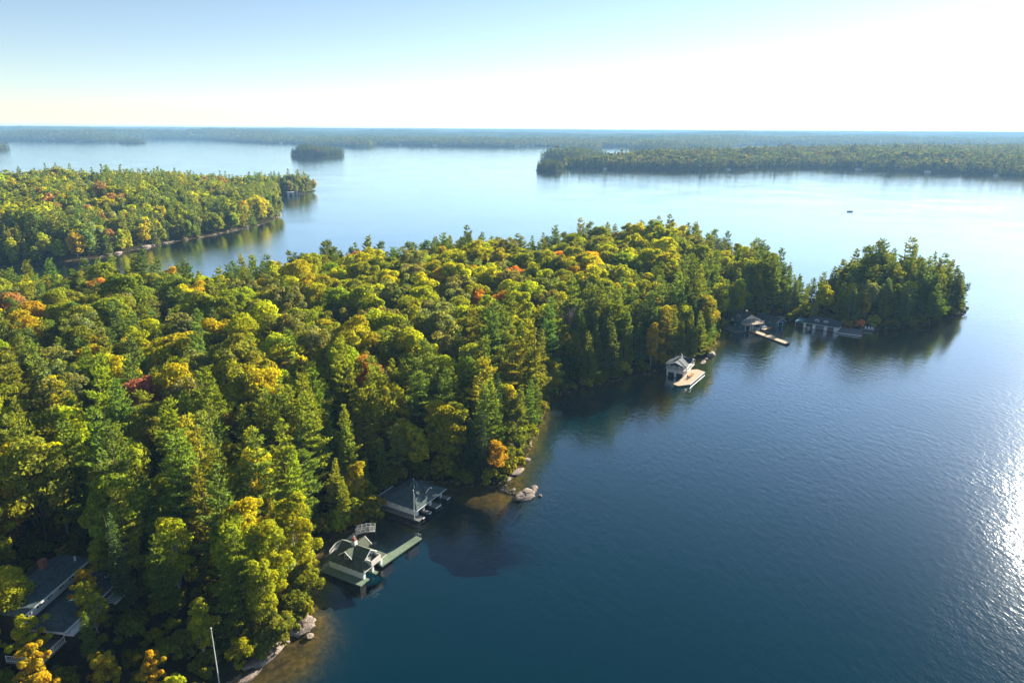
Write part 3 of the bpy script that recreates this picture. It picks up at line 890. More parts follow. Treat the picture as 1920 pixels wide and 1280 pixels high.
for (x, y), sd, z, pn in zip(pts, psd, ph, pat):
    if any((x - a) ** 2 + (y - b) ** 2 < r * r for a, b, r in KEEP_OUT):
        continue
    if any((x - a) ** 2 + (y - b) ** 2 < r * r for a, b, r in taken):
        continue
    if sd > 12 and x < 138 and nr_.random() < 0.12:
        continue
    low_zone = (y < 93 and x < -44 and y > 56) or (y < 82 and x < -36)
    inland = sd > 24 and y > 140
    if x > 138:
        kind = choose([(PI, 0.86), (BI, 0.06), (SP, 0.05), (OA, 0.03)], nr_)
    elif x > 78 and y > 262 and sd < 30:
        kind = choose([(PI, 0.62), (BI, 0.2), (MA, 0.1), (SP, 0.08)], nr_)
    elif sd < 24:
        kind = choose([(PI, 0.74), (BI, 0.12), (SP, 0.08), (MA, 0.06)], nr_)
    elif inland and x > -95:
        kind = choose([(MA, 0.64), (OA, 0.17), (PI, 0.09 + max(0, -0.35 * pn)), (BI, 0.08), (SP, 0.02)], nr_) if pn > -0.38 else choose([(PI, 0.6), (MA, 0.3), (OA, 0.1)], nr_)
    elif x <= -80:
        kind = choose([(PI, 0.40), (MA, 0.26), (BI, 0.22), (OA, 0.06), (SP, 0.06)], nr_)
    else:
        kind = choose([(PI, 0.48), (BI, 0.26), (MA, 0.16), (SP, 0.10)], nr_)
    if low_zone:
        if nr_.random() < 0.55:
            continue
        kind = 'shrub'
    n = len(PROTO[kind])
    sc = {PI: 0.98, SP: 0.95, MA: 0.95, OA: 0.95, BI: 0.95, 'shrub': 1.0}[kind] * (0.74 + 0.42 * nr_.random())
    if kind in (MA, OA):
        sc *= 1.0 + 0.14 * min(1.6, max(0.0, float(nr_.normal()) - 0.3))
    if sd < 8:
        sc *= 0.82 + 0.2 * nr_.random()
    d_b = math.hypot(x + 30, y - 128)
    if d_b < 11:                       # low growth between the two near boathouses
        sc *= 0.55
    if math.hypot(x + 27, y - 146) < 9:
        sc *= 0.85
    w, t = colour_for(kind, nr_, inland, float(np.clip(0.5 + 1.3 * fbm(np.array([x - 50]), np.array([y + 90]), 0.03, 2)[0], 0, 1)))
    if not inland and y < 190 and kind == PI:
        t = t * np.array([1.25, 1.18, 0.8])
    pi = int(nr_.integers(5 if kind == MA else n))
    if kind == PI:
        pi = 5 + int(nr_.integers(2)) if (sd < 9 or x > 138) and nr_.random() < 0.75 else int(nr_.integers(5))
    if x > 140:                        # the tip is a mound: tallest in its middle
        sc *= 1.17 - 0.36 * min(1.0, (math.hypot((x - 180) / 34, (y - 313) / 30)) ** 2)
    if math.hypot(x - 134, y - 300) < 13:
        sc *= 0.7
    if inland and kind in (PI, SP):
        sc *= 0.86
    trees.append((kind, pi, x, y, float(z), sc, t, w, None))
for k, pi, x, y, sc, w, t, lb in SPECIAL:
    trees.append((k, pi, x, y, float(near_height(x, y)[0]), sc, np.array(t) * (np.array([1.33, 1.45, 1.5]) if w in ('lime green', 'green') else 1.4), w, lb))
# undergrowth along the shore
sh = np.array(NEAR[:40])
for k in range(230):
    i = int(nr_.integers(len(sh) - 1))
    p = sh[i] + (sh[i + 1] - sh[i]) * nr_.random()
    c = p + nr_.normal(size=2) * 1.8
    if signed_distance([c], NEAR)[0] < 0.3 or any((c[0] - a) ** 2 + (c[1] - b) ** 2 < (r * 0.6) ** 2 for a, b, r in KEEP_OUT):
        continue
    w, t = colour_for('shrub', nr_, False)
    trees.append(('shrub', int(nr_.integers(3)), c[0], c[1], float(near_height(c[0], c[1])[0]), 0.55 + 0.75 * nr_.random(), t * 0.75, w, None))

# which of them the picture shows, and how large: those become objects, the rest of the wood is one mass
cp, sp_ = math.cos(R(17.25)), math.sin(R(17.25))
def project(x, y, z):
    dz = z - CAM_H
    f_ = y * cp - dz * sp_
    u = y * sp_ + dz * cp
    return 240 + 320 * x / f_, 160 - 320 * u / f_, f_
W_, H_ = 480, 320
idb = np.full((H_, W_), -1, int)
YY, XX = np.mgrid[0:H_, 0:W_]
order = sorted(range(len(trees)), key=lambda i: trees[i][3])
for i in order:
    k, pi, x, y, z, sc, t, w, lb = trees[i]
    pr = PROTO[k][pi]
    cx, cy_, f_ = project(x, y, z + pr.h * sc * 0.62)
    ra, rb = 320 * pr.r * sc * 0.85 / f_, 320 * pr.h * sc * 0.40 / f_
    x0, x1, y0, y1 = int(max(0, cx - ra)), int(min(W_, cx + ra + 2)), int(max(0, cy_ - rb)), int(min(H_, cy_ + rb + 2))
    if x0 >= x1 or y0 >= y1:
        continue
    sub = idb[y0:y1, x0:x1]
    m = (((XX[y0:y1, x0:x1] - cx) / ra) ** 2 + ((YY[y0:y1, x0:x1] - cy_) / rb) ** 2 < 1) & (sub < 0)
    sub[m] = i
vis = np.bincount(idb[idb >= 0], minlength=len(trees))

ANCHOR = [((-30, 112), 'green-roofed boathouse'), ((-22, 135), 'hip-roofed boathouse'), ((58, 222), 'boathouse with the tan dock'), ((99, 277), 'blue boathouse'), ((112, 286), 'blue boat shed'),
          ((131, 279), 'white three-bay boathouse'), ((-72, 92), 'dark-roofed cottage'), ((-43.6, 82.5), 'flagpole on the bank'), ((4, 139), 'boulder on the rocky point'), ((150, 277), 'small shore platform'), ((-61.3, 233.5), 'leafless grey tree')]
_cut = (' among ', ' in ', ' inland', ' standing', ' on ', ' leaning', ' with ', ' alone', ' beside', ' at ', ' behind', ' against', ' above', ' next', ' uphill', ' near', ' below', ' growing', ' over', ' screening', ' just')
for sp in SPECIAL:
    t_ = sp[7]
    c_ = min([t_.find(q) for q in _cut if t_.find(q) > 0] + [len(t_)])
    ANCHOR.append(((sp[2], sp[3]), t_[:c_]))
_names = [a[1] for a in ANCHOR]
ANCHOR = [a for a in ANCHOR if _names.count(a[1]) == 1]
def region(x, y, sd):
    (ax, ay), t = min(ANCHOR, key=lambda a: (a[0][0] - x) ** 2 + (a[0][1] - y) ** 2)
    dx, dy = x - ax, y - ay
    d = math.hypot(dx, dy)
    way = ('right of' if dx > 0 else 'left of') if abs(dx) > abs(dy) * 1.3 else ('behind' if dy > 0 else 'in front of') if abs(dy) > abs(dx) * 1.3 else ('behind and right of' if dx > 0 else 'behind and left of') if dy > 0 else ('before and right of' if dx > 0 else 'before and left of')
    how = 'close ' if d < 9 else '' if d < 16 else 'some way ' if d < 26 else 'well ' if d < 45 else 'far '
    return how + way + ' the ' + t
KW = {PI: 'white pine', SP: 'spruce', MA: 'maple', OA: 'oak', BI: 'slender leafy tree', 'shrub': 'low shrub'}
GW = {PI: 'white pines of the peninsula', SP: 'spruces of the peninsula', MA: 'maples of the peninsula', OA: 'oaks of the peninsula', BI: 'slender leafy trees of the peninsula', 'shrub': 'shrubs of the peninsula'}
single = set(i for i in range(len(trees)) if trees[i][8])
for k in KW:
    mine = sorted([i for i in range(len(trees)) if trees[i][0] == k and vis[i] > 5 and not trees[i][8]], key=lambda i: -vis[i])
    ns = sum(1 for i in single if trees[i][0] == k)
    single |= set(mine[:290 - ns])
sd_all = signed_distance(np.array([(t[2], t[3]) for t in trees]), NEAR)
for i in sorted(single):
    k, pi, x, y, z, sc, t, w, lb = trees[i]
    pr = PROTO[k][pi]
    hgt = pr.h * sc
    sz = '' if k == 'shrub' else 'tall ' if hgt > (22 if k == PI else 17.5) else 'small ' if hgt < (17.5 if k == PI else 13) else ''
    lab = lb or ('%s%s %s %s' % (sz, w, KW[k], region(x, y, sd_all[i])))
    if len(lab.replace('-', ' ').split()) > 15:
        for q in ('some way ', 'well ', 'close ', 'far '):
            lab = lab.replace(' ' + q, ' ', 1)
        lab = lab.replace('slender leafy tree', 'slender tree').replace(' and left of', '').replace(' and right of', '')
    tr = thing(k, (x, y, z - 0.1), nr_.random() * 6.283, lab, 'shrub' if k == 'shrub' else 'tree', GW[k])
    if lb is None or 'leaning' not in lb:
        tr.rotation_euler = (nr_.normal() * 0.025, nr_.normal() * 0.025, tr.rotation_euler.z)
    elif 'tip' in lb:
        tr.rotation_euler = (0.1, 0.5, 0.0)
    else:
        tr.rotation_euler = (0.12, 0.14, 0.0)
    e = 0.92 + 0.2 * nr_.random()
    if x > 138 and k == PI:
        e *= 1.22
        tr.scale = (sc * e, sc * e, sc * 0.94)
    else:
        tr.scale = (sc * e, sc * (2 - e) * 0.98, sc)
    link('trunk', pr.trunk, tr)
    c = link('crown', pr.crown, tr)
    c['tint'] = [float(v) for v in t]
rest = [i for i in range(len(trees)) if i not in single]
ALLP = [(k, j) for k in KW for j in range(len(PROTO[k]))]
IX = {kj: n for n, kj in enumerate(ALLP)}
forest('forest', 'near', [PROTO[k][j] for k, j in ALLP], np.array([(trees[i][2], trees[i][3], trees[i][4] - 0.1) for i in rest]), np.array([IX[(trees[i][0], trees[i][1])] for i in rest]),
       np.array([trees[i][5] for i in rest]), np.array([trees[i][6] for i in rest]), 'mixed pine and maple forest closing the gaps of the near peninsula')

ug = np.random.default_rng(404)
up_, us_ = scatter_points(NEAR, 2.6, ug, 0.6, box=(-130, 225, 60, 320))
k = ((us_ < 16) | (up_[:, 1] < 150)) & (ug.random(len(up_)) < 0.62)
for a, b, r in KEEP_OUT:
    k &= (up_[:, 0] - a) ** 2 + (up_[:, 1] - b) ** 2 > (r * 0.72) ** 2
up_ = up_[k]
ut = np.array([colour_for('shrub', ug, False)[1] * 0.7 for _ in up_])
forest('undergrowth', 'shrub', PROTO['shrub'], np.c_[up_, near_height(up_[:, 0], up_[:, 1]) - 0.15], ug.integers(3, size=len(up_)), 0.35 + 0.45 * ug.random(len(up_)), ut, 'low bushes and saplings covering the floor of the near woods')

bt = thing('bare_tree', (-61.3, 233.5, float(near_height(-61.3, 233.5)[0])), 0.4, 'leafless grey tree beside the large domed golden maple', 'tree')
TV, TF = bare(rgx(91), 17)
link('trunk', mesh_np('bare_trunk', TV, [TF], [M['dead_wood']]), bt)

snag = mesh_np('dead_trunk', *(lambda v, f: (v, [f], [M['dead_wood']]))(*bare(rgx(92), 19)))
for x, y, sc in ((108, 352, 1.15), (196, 330, 0.95), (36, 398, 1.1), (-48, 178, 0.8), (-95, 262, 0.9), (72, 300, 1.1), (-128, 232, 0.85), (18, 226, 0.95)):
    t = thing('dead_tree', (x, y, float(near_height(x, y)[0])), x, 'bare dead tree ' + region(x, y, 0), 'tree', 'dead trees of the peninsula')
    t.scale = (sc * 0.8, sc * 0.8, sc * 1.1)
    link('trunk', snag, t)

# ------------------------------------------------------------------ forests across the water
def wood(name, poly, f, spacing, protos, key, mix, label, sc=1.0, seed=1, margin=2.0, depth=None, pines_edge=True, lime=0.06, gold=0.03, bright=0.52):
    rg = np.random.default_rng(seed)
    p, sd = scatter_points(poly, spacing, rg, margin)
    if depth:
        k = sd < depth
        p, sd = p[k], sd[k]
    z = f(p[:, 0], p[:, 1])
    z = z[0] if isinstance(z, tuple) else z
    n = len(p)
    npn = sum(1 for q in protos if 'pine' in q.kind)
    pat = fbm(p[:, 0], p[:, 1], 0.012, 3)
    isp = rg.random(n) < np.clip(mix + (0.22 if pines_edge else 0) * (sd < 30) - 0.5 * pat, 0.05, 0.97)
    which = np.where(isp, rg.integers(npn, size=n), npn + rg.integers(len(protos) - npn, size=n))
    tint = np.zeros((n, 3))
    for i in range(n):
        if isp[i]:
            tint[i] = pick(C_PINE, rg) * bright
        else:
            u = rg.random()
            tint[i] = pick(C_LIME if u < lime else C_GREEN if u < 0.72 else C_GOLD if u < 0.72 + gold else C_RUST if u < 0.76 + gold else C_SAGE, rg) * bright
    size = sc * (0.62 + 0.5 * rg.random(n) + 0.5 * np.clip(fbm(p[:, 0] + 99, p[:, 1], 0.02, 3), -0.4, 0.6))
    return forest(name, key, protos, np.c_[p, z - 0.3], which, size, tint, label)
wood('peninsula_forest', LEFT, f_left, 5.8, LOD_MID, 'mid', 0.28, 'mixed forest covering the peninsula across the bay', seed=31, lime=0.26, gold=0.03, bright=1.0, margin=0.4)
wood('right_shore_forest', RIGHT, f_right, 11.0, LOD_FAR, 'far', 0.25, 'hazy autumn forest on the low land across the lake', 1.15, seed=32)
wood('island_forest', RISLE, f_risle, 8.0, LOD_FAR, 'far', 0.75, 'dark pines covering the island behind the hazy shore tip', 1.1, seed=33)
wood('islet_forest', SMALL_R, f_smallr, 5.0, LOD_MID, 'mid', 0.65, 'trees covering the small round islet off the hazy shore', 0.95, seed=34)
wood('round_island_forest', MID, f_mid, 7.0, LOD_MID, 'mid', 0.65, 'dense trees covering the round island in the middle distance', 1.15, seed=35)
wood('low_islet_forest', TINY, f_tiny, 9.0, LOD_FAR, 'far', 0.7, 'trees on the low islet far out on the lake', 1.0, seed=36)
wood('edge_island_forest', EDGE, f_edge, 9.0, LOD_FAR, 'far', 0.5, 'trees on the island cut by the edge of the picture', 1.1, seed=37)
wood('back_island_forest', BACK, f_back, 10.0, LOD_FAR, 'far', 0.6, 'hazy trees on the island behind the far shore forest', 1.2, seed=38)
wood('far_shore_forest', FAR, far_z, 15.0, LOD_FAR, 'far', 0.35, 'line of hazy trees along the far shore under the hills', 1.3, seed=39, depth=420)

# ------------------------------------------------------------------ rocks
def rock_mesh(seed, nx=26, ny=14, flat=0.45):
    rg = np.random.default_rng(seed)
    u = np.linspace(0, 2 * math.pi, nx, endpoint=False)
    v = np.linspace(-math.pi / 2 + 0.08, math.pi / 2 - 0.08, ny)
    U, Vv = np.meshgrid(u, v)
    d = np.stack([np.cos(U) * np.cos(Vv), np.sin(U) * np.cos(Vv), np.sin(Vv)], -1).reshape(-1, 3)
    r = np.ones(len(d))
    for _ in range(22):                                  # planes that cut the block, as joints cut granite
        n = rg.normal(size=3); n /= np.linalg.norm(n)
        lim = 0.42 + 0.42 * rg.random()
        k = d @ n
        r = np.where(k > 0.05, np.minimum(r, lim / np.maximum(k, 0.05)), r)
    P = d * r[:, None] * np.array([1, 1, flat])
    P *= (1 + 0.16 * fbm(d[:, 0] * 2 + seed + 3 * d[:, 2], d[:, 1] * 2 + 7, 1.3, 3))[:, None]
    P += rg.normal(size=P.shape) * 0.02
    i = (np.arange(ny - 1)[:, None] * nx + np.arange(nx)).ravel()
    j = (np.arange(ny - 1)[:, None] * nx + (np.arange(nx) + 1) % nx).ravel()
    F = np.c_[i, j, j + nx, i + nx]
    top = np.array([[0, 0, P[-nx:, 2].mean()]]); bot = np.array([[0, 0, P[:nx, 2].mean()]])
    n = len(P)
    a = np.arange(nx); b = (a + 1) % nx
    T = np.c_[a + (ny - 1) * nx, b + (ny - 1) * nx, np.full(nx, n)]
    Bt = np.c_[b, a, np.full(nx, n + 1)]
    return mesh_np('rock', np.concatenate([P, top, bot]), [F, T, Bt], [M['rock']])
ROCKS = [rock_mesh(s, flat=fl) for s, fl in ((1, 0.5), (2, 0.42), (3, 0.6), (4, 0.35), (5, 0.7))]
def rock(k, x, y, z, sx, sy, sz, rz, label, name='boulder', group=None):
    o = link(name, ROCKS[k], None, (x, y, z), rz)
    o.scale = (sx, sy, sz)
    tag(o, label, 'rock', group)
rock(1, -34.7, 95.0, 0.3, 4.0, 2.9, 3.2, 0.7, 'big pale granite slab jutting into the water below yellow-green trees', 'rock_ledge')
rock(3, -38.8, 88.2, 0.25, 5.4, 2.1, 3.0, 0.95, 'long pale granite ledge at the water by the flagpole', 'rock_ledge')
rock(3, -39.9, 84.0, -0.05, 3.4, 1.0, 1.5, 1.0, 'low dark ledge awash at the bottom of the picture', 'rock_ledge')
rock(1, 3.3, 138.4, 0.2, 4.3, 3.4, 3.2, 0.5, 'rounded light granite boulder at the end of the rocky point')
rock(4, 5.2, 141.2, 0.2, 1.9, 1.4, 1.6, 1.5, 'dark boulder behind the rounded boulder on the point')
rock(3, 1.6, 149.5, 0.25, 3.4, 1.3, 1.6, 0.95, 'smooth pink granite ledge along the rocky point', 'rock_ledge')
rock(1, -0.9, 145.6, 0.25, 2.4, 1.0, 1.3, 0.8, 'short pink ledge under the orange-gold tree', 'rock_ledge')
rock(0, 3.2, 155.5, 0.4, 1.8, 1.2, 1.6, 0.4, 'reddish broken rock at the upper end of the point')
rock(0, 73.6, 241.0, 0.5, 3.0, 2.0, 2.6, 0.9, 'pinkish rock face on the corner past the tan dock')
rock(1, 69.0, 233.0, 0.2, 3.6, 1.3, 1.6, 0.9, 'low rock shelf between the tan dock and the corner', 'rock_ledge')
rock(3, 119.5, 292.5, 0.9, 5.0, 2.5, 1.6, 0.5, 'bare sunlit rock clearing at the narrow neck', 'rock_ledge')
rk = np.random.default_rng(61)
LS = np.array(LEFT[:14])
for n in range(46):
    i = int(rk.integers(len(LS) - 1))
    if i in (9, 10) and rk.random() < 0.7:
        continue
    p = LS[i] + (LS[i + 1] - LS[i]) * rk.random() + rk.normal(size=2) * 1.2
    dv = LS[i + 1] - LS[i]
    s = 1.2 + 3.6 * rk.random() ** 2
    rock(int(rk.integers(5)), p[0] - 0.8, p[1], 0.2, s * 1.5, s * 0.75, s * 0.7, math.atan2(dv[1], dv[0]) + rk.normal() * 0.3, 'pink granite outcrop on the waterline of the peninsula across the bay', 'rock_outcrop', 'outcrops across the bay')
for n, (x, y, s_, lb) in enumerate(((2.2, 139.6, 0.9, 'small broken rock on the stone spit of the point, nearest the big boulder'), (0.6, 141.3, 0.7, 'small broken rock midway along the stone spit'), (6.6, 138.6, 0.8, 'half sunken rock outside the big boulder'),
                                    (-33.0, 93.0, 0.9, 'small rock in the shallows beside the big pale slab'), (-36.6, 91.6, 1.1, 'dark rock between the slab and the long ledge'), (-40.8, 86.0, 0.9, 'grey rock at the foot of the long ledge'),
                                    (71.2, 237.0, 1.2, 'pink rock below the corner past the tan dock'), (75.4, 244.2, 1.4, 'upper pink rock on the corner past the tan dock'), (205.5, 303.5, 2.0, 'dark rock at the water under the tip of the peninsula'), (210.0, 308.0, 1.7, 'outermost dark rock of the peninsula tip'))):
    rock(n % 5, x, y, 0.12, s_ * 1.2, s_, s_ * 0.9, 0.7 * n, lb)
# loose stones: one mass
rv, rf = [], []
src = ROCKS[2]
base = np.array([v.co[:] for v in rock_mesh(8, 7, 4, 0.6).vertices])
bq = [tuple(p.vertices) for p in bpy.data.meshes['rock.005'].polygons] if 'rock.005' in bpy.data.meshes else []
st = np.random.default_rng(77)
spots = []
for k in range(240):
    t = st.random()
    spots.append((-3.4 + 7.2 * t + st.normal() * 0.5, 143.2 - 5.2 * t + st.normal() * 0.5, 0.16 + 0.3 * st.random()))
for k in range(260):
    i = int(st.integers(len(sh) - 1))
    t = st.random()
    p = sh[i] + (sh[i + 1] - sh[i]) * t + st.normal(size=2) * 0.9
    spots.append((p[0], p[1], 0.15 + 0.45 * st.random() ** 2))
V4, F4 = [], {3: [], 4: []}
off = 0
for x, y, s in spots:
    hz = float(near_height(x, y)[0]) if abs(x) < 400 else 0
    if hz < -0.45:
        continue
    a = st.random() * 6.28
    ca, sa = math.cos(a), math.sin(a)
    P = base * np.array([s * 1.3, s, s])
    V4.append(np.c_[P[:, 0] * ca - P[:, 1] * sa + x, P[:, 0] * sa + P[:, 1] * ca + y, P[:, 2] + hz + s * 0.25])
    for f in bq:
        F4[len(f)].append(tuple(i + off for i in f))
    off += len(base)
o = link('shore_stones', mesh_np('shore_stones', np.concatenate(V4), [np.array(F4[4]), np.array(F4[3])], [M['rock']]))
tag(o, 'loose stones and rubble along the waterline', 'stones', kind='stuff')

# ------------------------------------------------------------------ buildings
def rot_shape(shape, q):
    """turn a shape about the z axis by q quarter turns"""
    V, F = shape
    for _ in range(q % 4):
        V = [(-y, x, z) for x, y, z in V]
    return V, F

def local(poly, origin, rz):
    c, s = math.cos(-rz), math.sin(-rz)
    return [((x - origin[0]) * c - (y - origin[1]) * s, (x - origin[0]) * s + (y - origin[1]) * c) for x, y in poly]

def window(par, q, d, a, z, w, h, frame='white'):
    """window on a wall at distance d from the centre; q = quarter turns from +x; a = offset along the wall; z = sill"""
    f = part('window', frame, [rot_shape(bx(d - 0.02, a - w / 2, z, d + 0.06, a + w / 2, z + h), q)], par)
    t = 0.09
    n = 2 if w > 0.7 else 1
    pw = (w - t * (n + 1)) / n
    for k in range(n):
        y0 = a - w / 2 + t + k * (pw + t)
        part('pane', 'glass', [rot_shape(bx(d + 0.04, y0, z + t, d + 0.075, y0 + pw, z + h - t), q)], f)
    return f

def hip_roof(x, y, z, rise, rx, ry, ov_t=0.12, cx=0, cy_=0):
    """eaves rectangle half sizes x, y; ridge half lengths rx, ry"""
    E = [(cx - x, cy_ - y, z), (cx + x, cy_ - y, z), (cx + x, cy_ + y, z), (cx - x, cy_ + y, z)]
    Rg = [(cx - rx, cy_ - ry, z + rise), (cx + rx, cy_ - ry, z + rise), (cx + rx, cy_ + ry, z + rise), (cx - rx, cy_ + ry, z + rise)]
    lo = [(a, b, c - ov_t) for a, b, c in E]
    V = lo + E + Rg
    F = [(3, 2, 1, 0)] + [(i, (i + 1) % 4, 4 + (i + 1) % 4, 4 + i) for i in range(4)] + [(4 + i, 4 + (i + 1) % 4, 8 + (i + 1) % 4, 8 + i) for i in range(4)] + [(8, 9, 10, 11)]
    return V, F

def gable(par, q, x0, x1, hw, zr, slope, roofmat, wallmat, zlow, trim='white', wall_in=0.35, c=0.0, win=None, th=0.11):
    """gabled bay whose ridge runs outwards from x0 to x1, turned by q quarter turns; its front wall stands wall_in behind the eaves"""
    ze = zr - hw * slope
    sl = [solid([(x0, c, zr), (x1, c, zr), (x1, c + hw, ze), (x0, c + hw, ze)][::-1], th), solid([(x0, c, zr), (x1, c, zr), (x1, c - hw, ze), (x0, c - hw, ze)], th)]
    rf = part('gable_roof', roofmat, [rot_shape(s, q) for s in sl], par)
    e = 0.09
    tr = [solid([(x1, c, zr + 0.03), (x1 + e, c, zr + 0.03), (x1 + e, c + s * (hw + 0.05), ze), (x1, c + s * (hw + 0.05), ze)][::s], 0.2) for s in (1, -1)]
    part('bargeboard', trim, [rot_shape(s, q) for s in tr], rf)
    w = hw - 0.3
    zw = zr - th - 0.02
    zz = zw - w * slope
    xx = x1 - wall_in
    V = [(xx, c - w, zlow), (xx, c + w, zlow), (xx, c + w, zz), (xx, c, zw), (xx, c - w, zz)]
    V2 = V + [(x0, b, d) for a, b, d in V]
    F = [(0, 1, 2, 3, 4), (9, 8, 7, 6, 5)] + [((i + 1) % 5, i, 5 + i, 5 + (i + 1) % 5) for i in range(5)]
    part('gable_wall', wallmat, [rot_shape((V2, F), q)], par)
    if win:
        window(par, q, xx, c, win[0], win[1], win[2])
    return rf

def posts(name, mat, pts, z0, z1, r, par, n=6):
    for x, y in pts:
        part(name, mat, [rod((x, y, z0), (x, y, z1), r, r, n)], par)

def railing(par, pts, z, h=0.85, mat='white', gap=0.28):
    """posts one by one, two rails and thin balusters joined"""
    bal, rails = [], []
    for (x0, y0), (x1, y1) in zip(pts[:-1], pts[1:]):
        L_ = math.hypot(x1 - x0, y1 - y0)
        n = max(1, int(L_ / gap))
        for k in range(1, n):
            t = k / n
            bal.append(rod((x0 + (x1 - x0) * t, y0 + (y1 - y0) * t, z + 0.1), (x0 + (x1 - x0) * t, y0 + (y1 - y0) * t, z + h - 0.05), 0.025, 0.025, 4))
        for zz in (z + 0.1, z + h):
            rails.append(rod((x0, y0, zz), (x1, y1, zz), 0.045, 0.045, 4))
    r = part('railing', mat, rails, par)
    if bal:
        b = part('balusters', mat, bal, r)
        b['kind'] = 'stuff'
    for x, y in pts:
        part('railing_post', mat, [rod((x, y, z), (x, y, z + h + 0.1), 0.07, 0.07, 4)], r)

# --- boathouse with green cross-gabled roof
rzA = R(-27.8)
A = thing('boathouse', (-29.5, 111.7, 0), rzA, 'white boathouse with green cross-gabled roof, chimney and small upper balcony', 'boathouse')
part('side_wall', 'white', [bx(-4.1, -2.75, 0.3, 4.1, -2.6, 2.55)], A)
part('side_wall', 'white', [bx(-4.1, 2.6, 0.3, 4.1, 2.75, 2.55)], A)
part('rear_wall', 'white', [bx(-4.1, -2.6, 0.3, -3.95, 2.6, 2.55)], A)
for y0, y1 in ((-2.78, -2.2), (-0.25, 0.25), (2.2, 2.78)):
    part('front_post', 'white', [bx(3.75, y0, 0.2, 4.15, y1, 2.4)], A)
part('header', 'white', [bx(3.8, -2.55, 2.1, 4.12, 2.55, 2.56)], A)
part('slip_floor', 'interior', [bx(-3.9, -2.55, 0.15, 0.2, 2.55, 0.4)], A)
for k in range(6):
    window(A, 3, 2.75, -3.1 + k * 1.25, 1.75, 0.95, 0.6)
part('roof', 'roof_green', [hip_roof(4.75, 3.35, 2.55, 2.35, 1.5, 0.02)], A)
for q, x1, hw, wn_ in ((3, 2.75, 1.55, (3.35, 0.95, 0.85)), (0, 3.75, 1.7, (3.25, 1.1, 0.95)), (1, 2.95, 1.55, None), (2, 3.0, 1.55, None)):
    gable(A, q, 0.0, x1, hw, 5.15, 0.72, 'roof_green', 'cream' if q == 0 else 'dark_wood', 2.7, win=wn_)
ch = part('chimney', 'white', [bx(-0.42, -0.38, 4.3, 0.38, 0.4, 5.9)], A)
part('chimney_top', 'brick', [bx(-0.33, -0.29, 5.9, 0.29, 0.31, 6.45)], ch)
part('chimney_pot', 'cream', [rod((0, 0, 6.45), (0, 0, 6.9), 0.12, 0.1, 8)], ch)
bal = part('balcony', 'cream', [bx(3.2, -1.35, 2.75, 5.0, 1.35, 2.92)], A)
part('parapet', 'cream', [bx(4.88, -1.35, 2.92, 5.0, 1.35, 3.75), bx(3.35, -1.35, 2.92, 4.88, -1.23, 3.75), bx(3.35, 1.23, 2.92, 4.88, 1.35, 3.75)], bal)
part('balcony_chair', 'metal', [bx(3.6, -0.9, 3.0, 4.0, -0.5, 3.3), bx(3.55, -0.9, 3.3, 3.62, -0.5, 3.75)], bal)
part('apron', 'green_deck', [bx(-4.6, -4.5, 0.32, 4.9, -2.78, 0.55)], A)
part('apron', 'green_deck_y', [bx(4.2, -2.78, 0.32, 4.95, -2.1, 0.55)], A)
part('finger_dock', 'green_deck_y', [bx(1.0, -0.4, 0.3, 5.0, 0.4, 0.52)], A)
posts('pile', 'dark_wood', [(-4.2 + k * 0.8, -4.42) for k in range(12)], -0.4, 0.34, 0.1, A)
part('light_block_crib', 'dark_wood', [bx(-4.4, -4.3, -2.6, 4.6, -2.9, 0.31)], A)  # unseen boxes added so that sun does not shine through under the apron
part('light_block_crib', 'dark_wood', [bx(-4.0, -2.55, -2.6, -0.2, 2.55, 0.14)], A)
part('light_block_crib', 'dark_wood', [bx(-0.2, 2.62, -2.6, 4.0, 2.73, 0.29)], A)
part('fascia', 'cream', [bx(4.76, -3.3, 2.36, 4.84, 3.3, 2.5)], A)

rz_ = math.atan2(9.4, 6.4)
D1 = thing('dock', (-24.5, 111.3, 0), rz_, 'long green boarded dock running out from the green-roofed boathouse', 'dock')
part('deck', 'green_deck', [prism([(0, 0), (11.4, 0), (11.4, 1.5), (5.0, 1.75), (3.2, 2.1), (1.9, 3.2), (0.2, 2.6)], 0.32, 0.55)], D1)
posts('pile', 'dark_wood', [(0.4 + 0.78 * k, 0.1) for k in range(15)], -0.4, 0.36, 0.1, D1)
part('light_block_crib', 'dark_wood', [bx(0.6, 0.25, -2.6, 3.2, 1.6, 0.31)], D1)  # added under the deck to block sunlight from the lake bed
part('light_block_crib', 'dark_wood', [bx(7.6, 0.25, -2.6, 10.6, 1.3, 0.31)], D1)
lad = part('ladder', 'metal', [rod((10.9, 0.35, 0.5), (10.9, 0.35, 1.35), 0.04), rod((10.9, 0.35, 1.35), (11.25, 0.35, 1.5), 0.04), rod((11.25, 0.35, 1.5), (11.5, 0.35, 1.2), 0.04), rod((11.5, 0.35, 1.2), (11.5, 0.35, -0.5), 0.04),
                           rod((10.9, 0.95, 0.5), (10.9, 0.95, 1.35), 0.04), rod((10.9, 0.95, 1.35), (11.25, 0.95, 1.5), 0.04), rod((11.25, 0.95, 1.5), (11.5, 0.95, 1.2), 0.04), rod((11.5, 0.95, 1.2), (11.5, 0.95, -0.5), 0.04)] +
           [rod((11.5, 0.35, z), (11.5, 0.95, z), 0.03) for z in (-0.2, 0.1, 0.4)], D1)

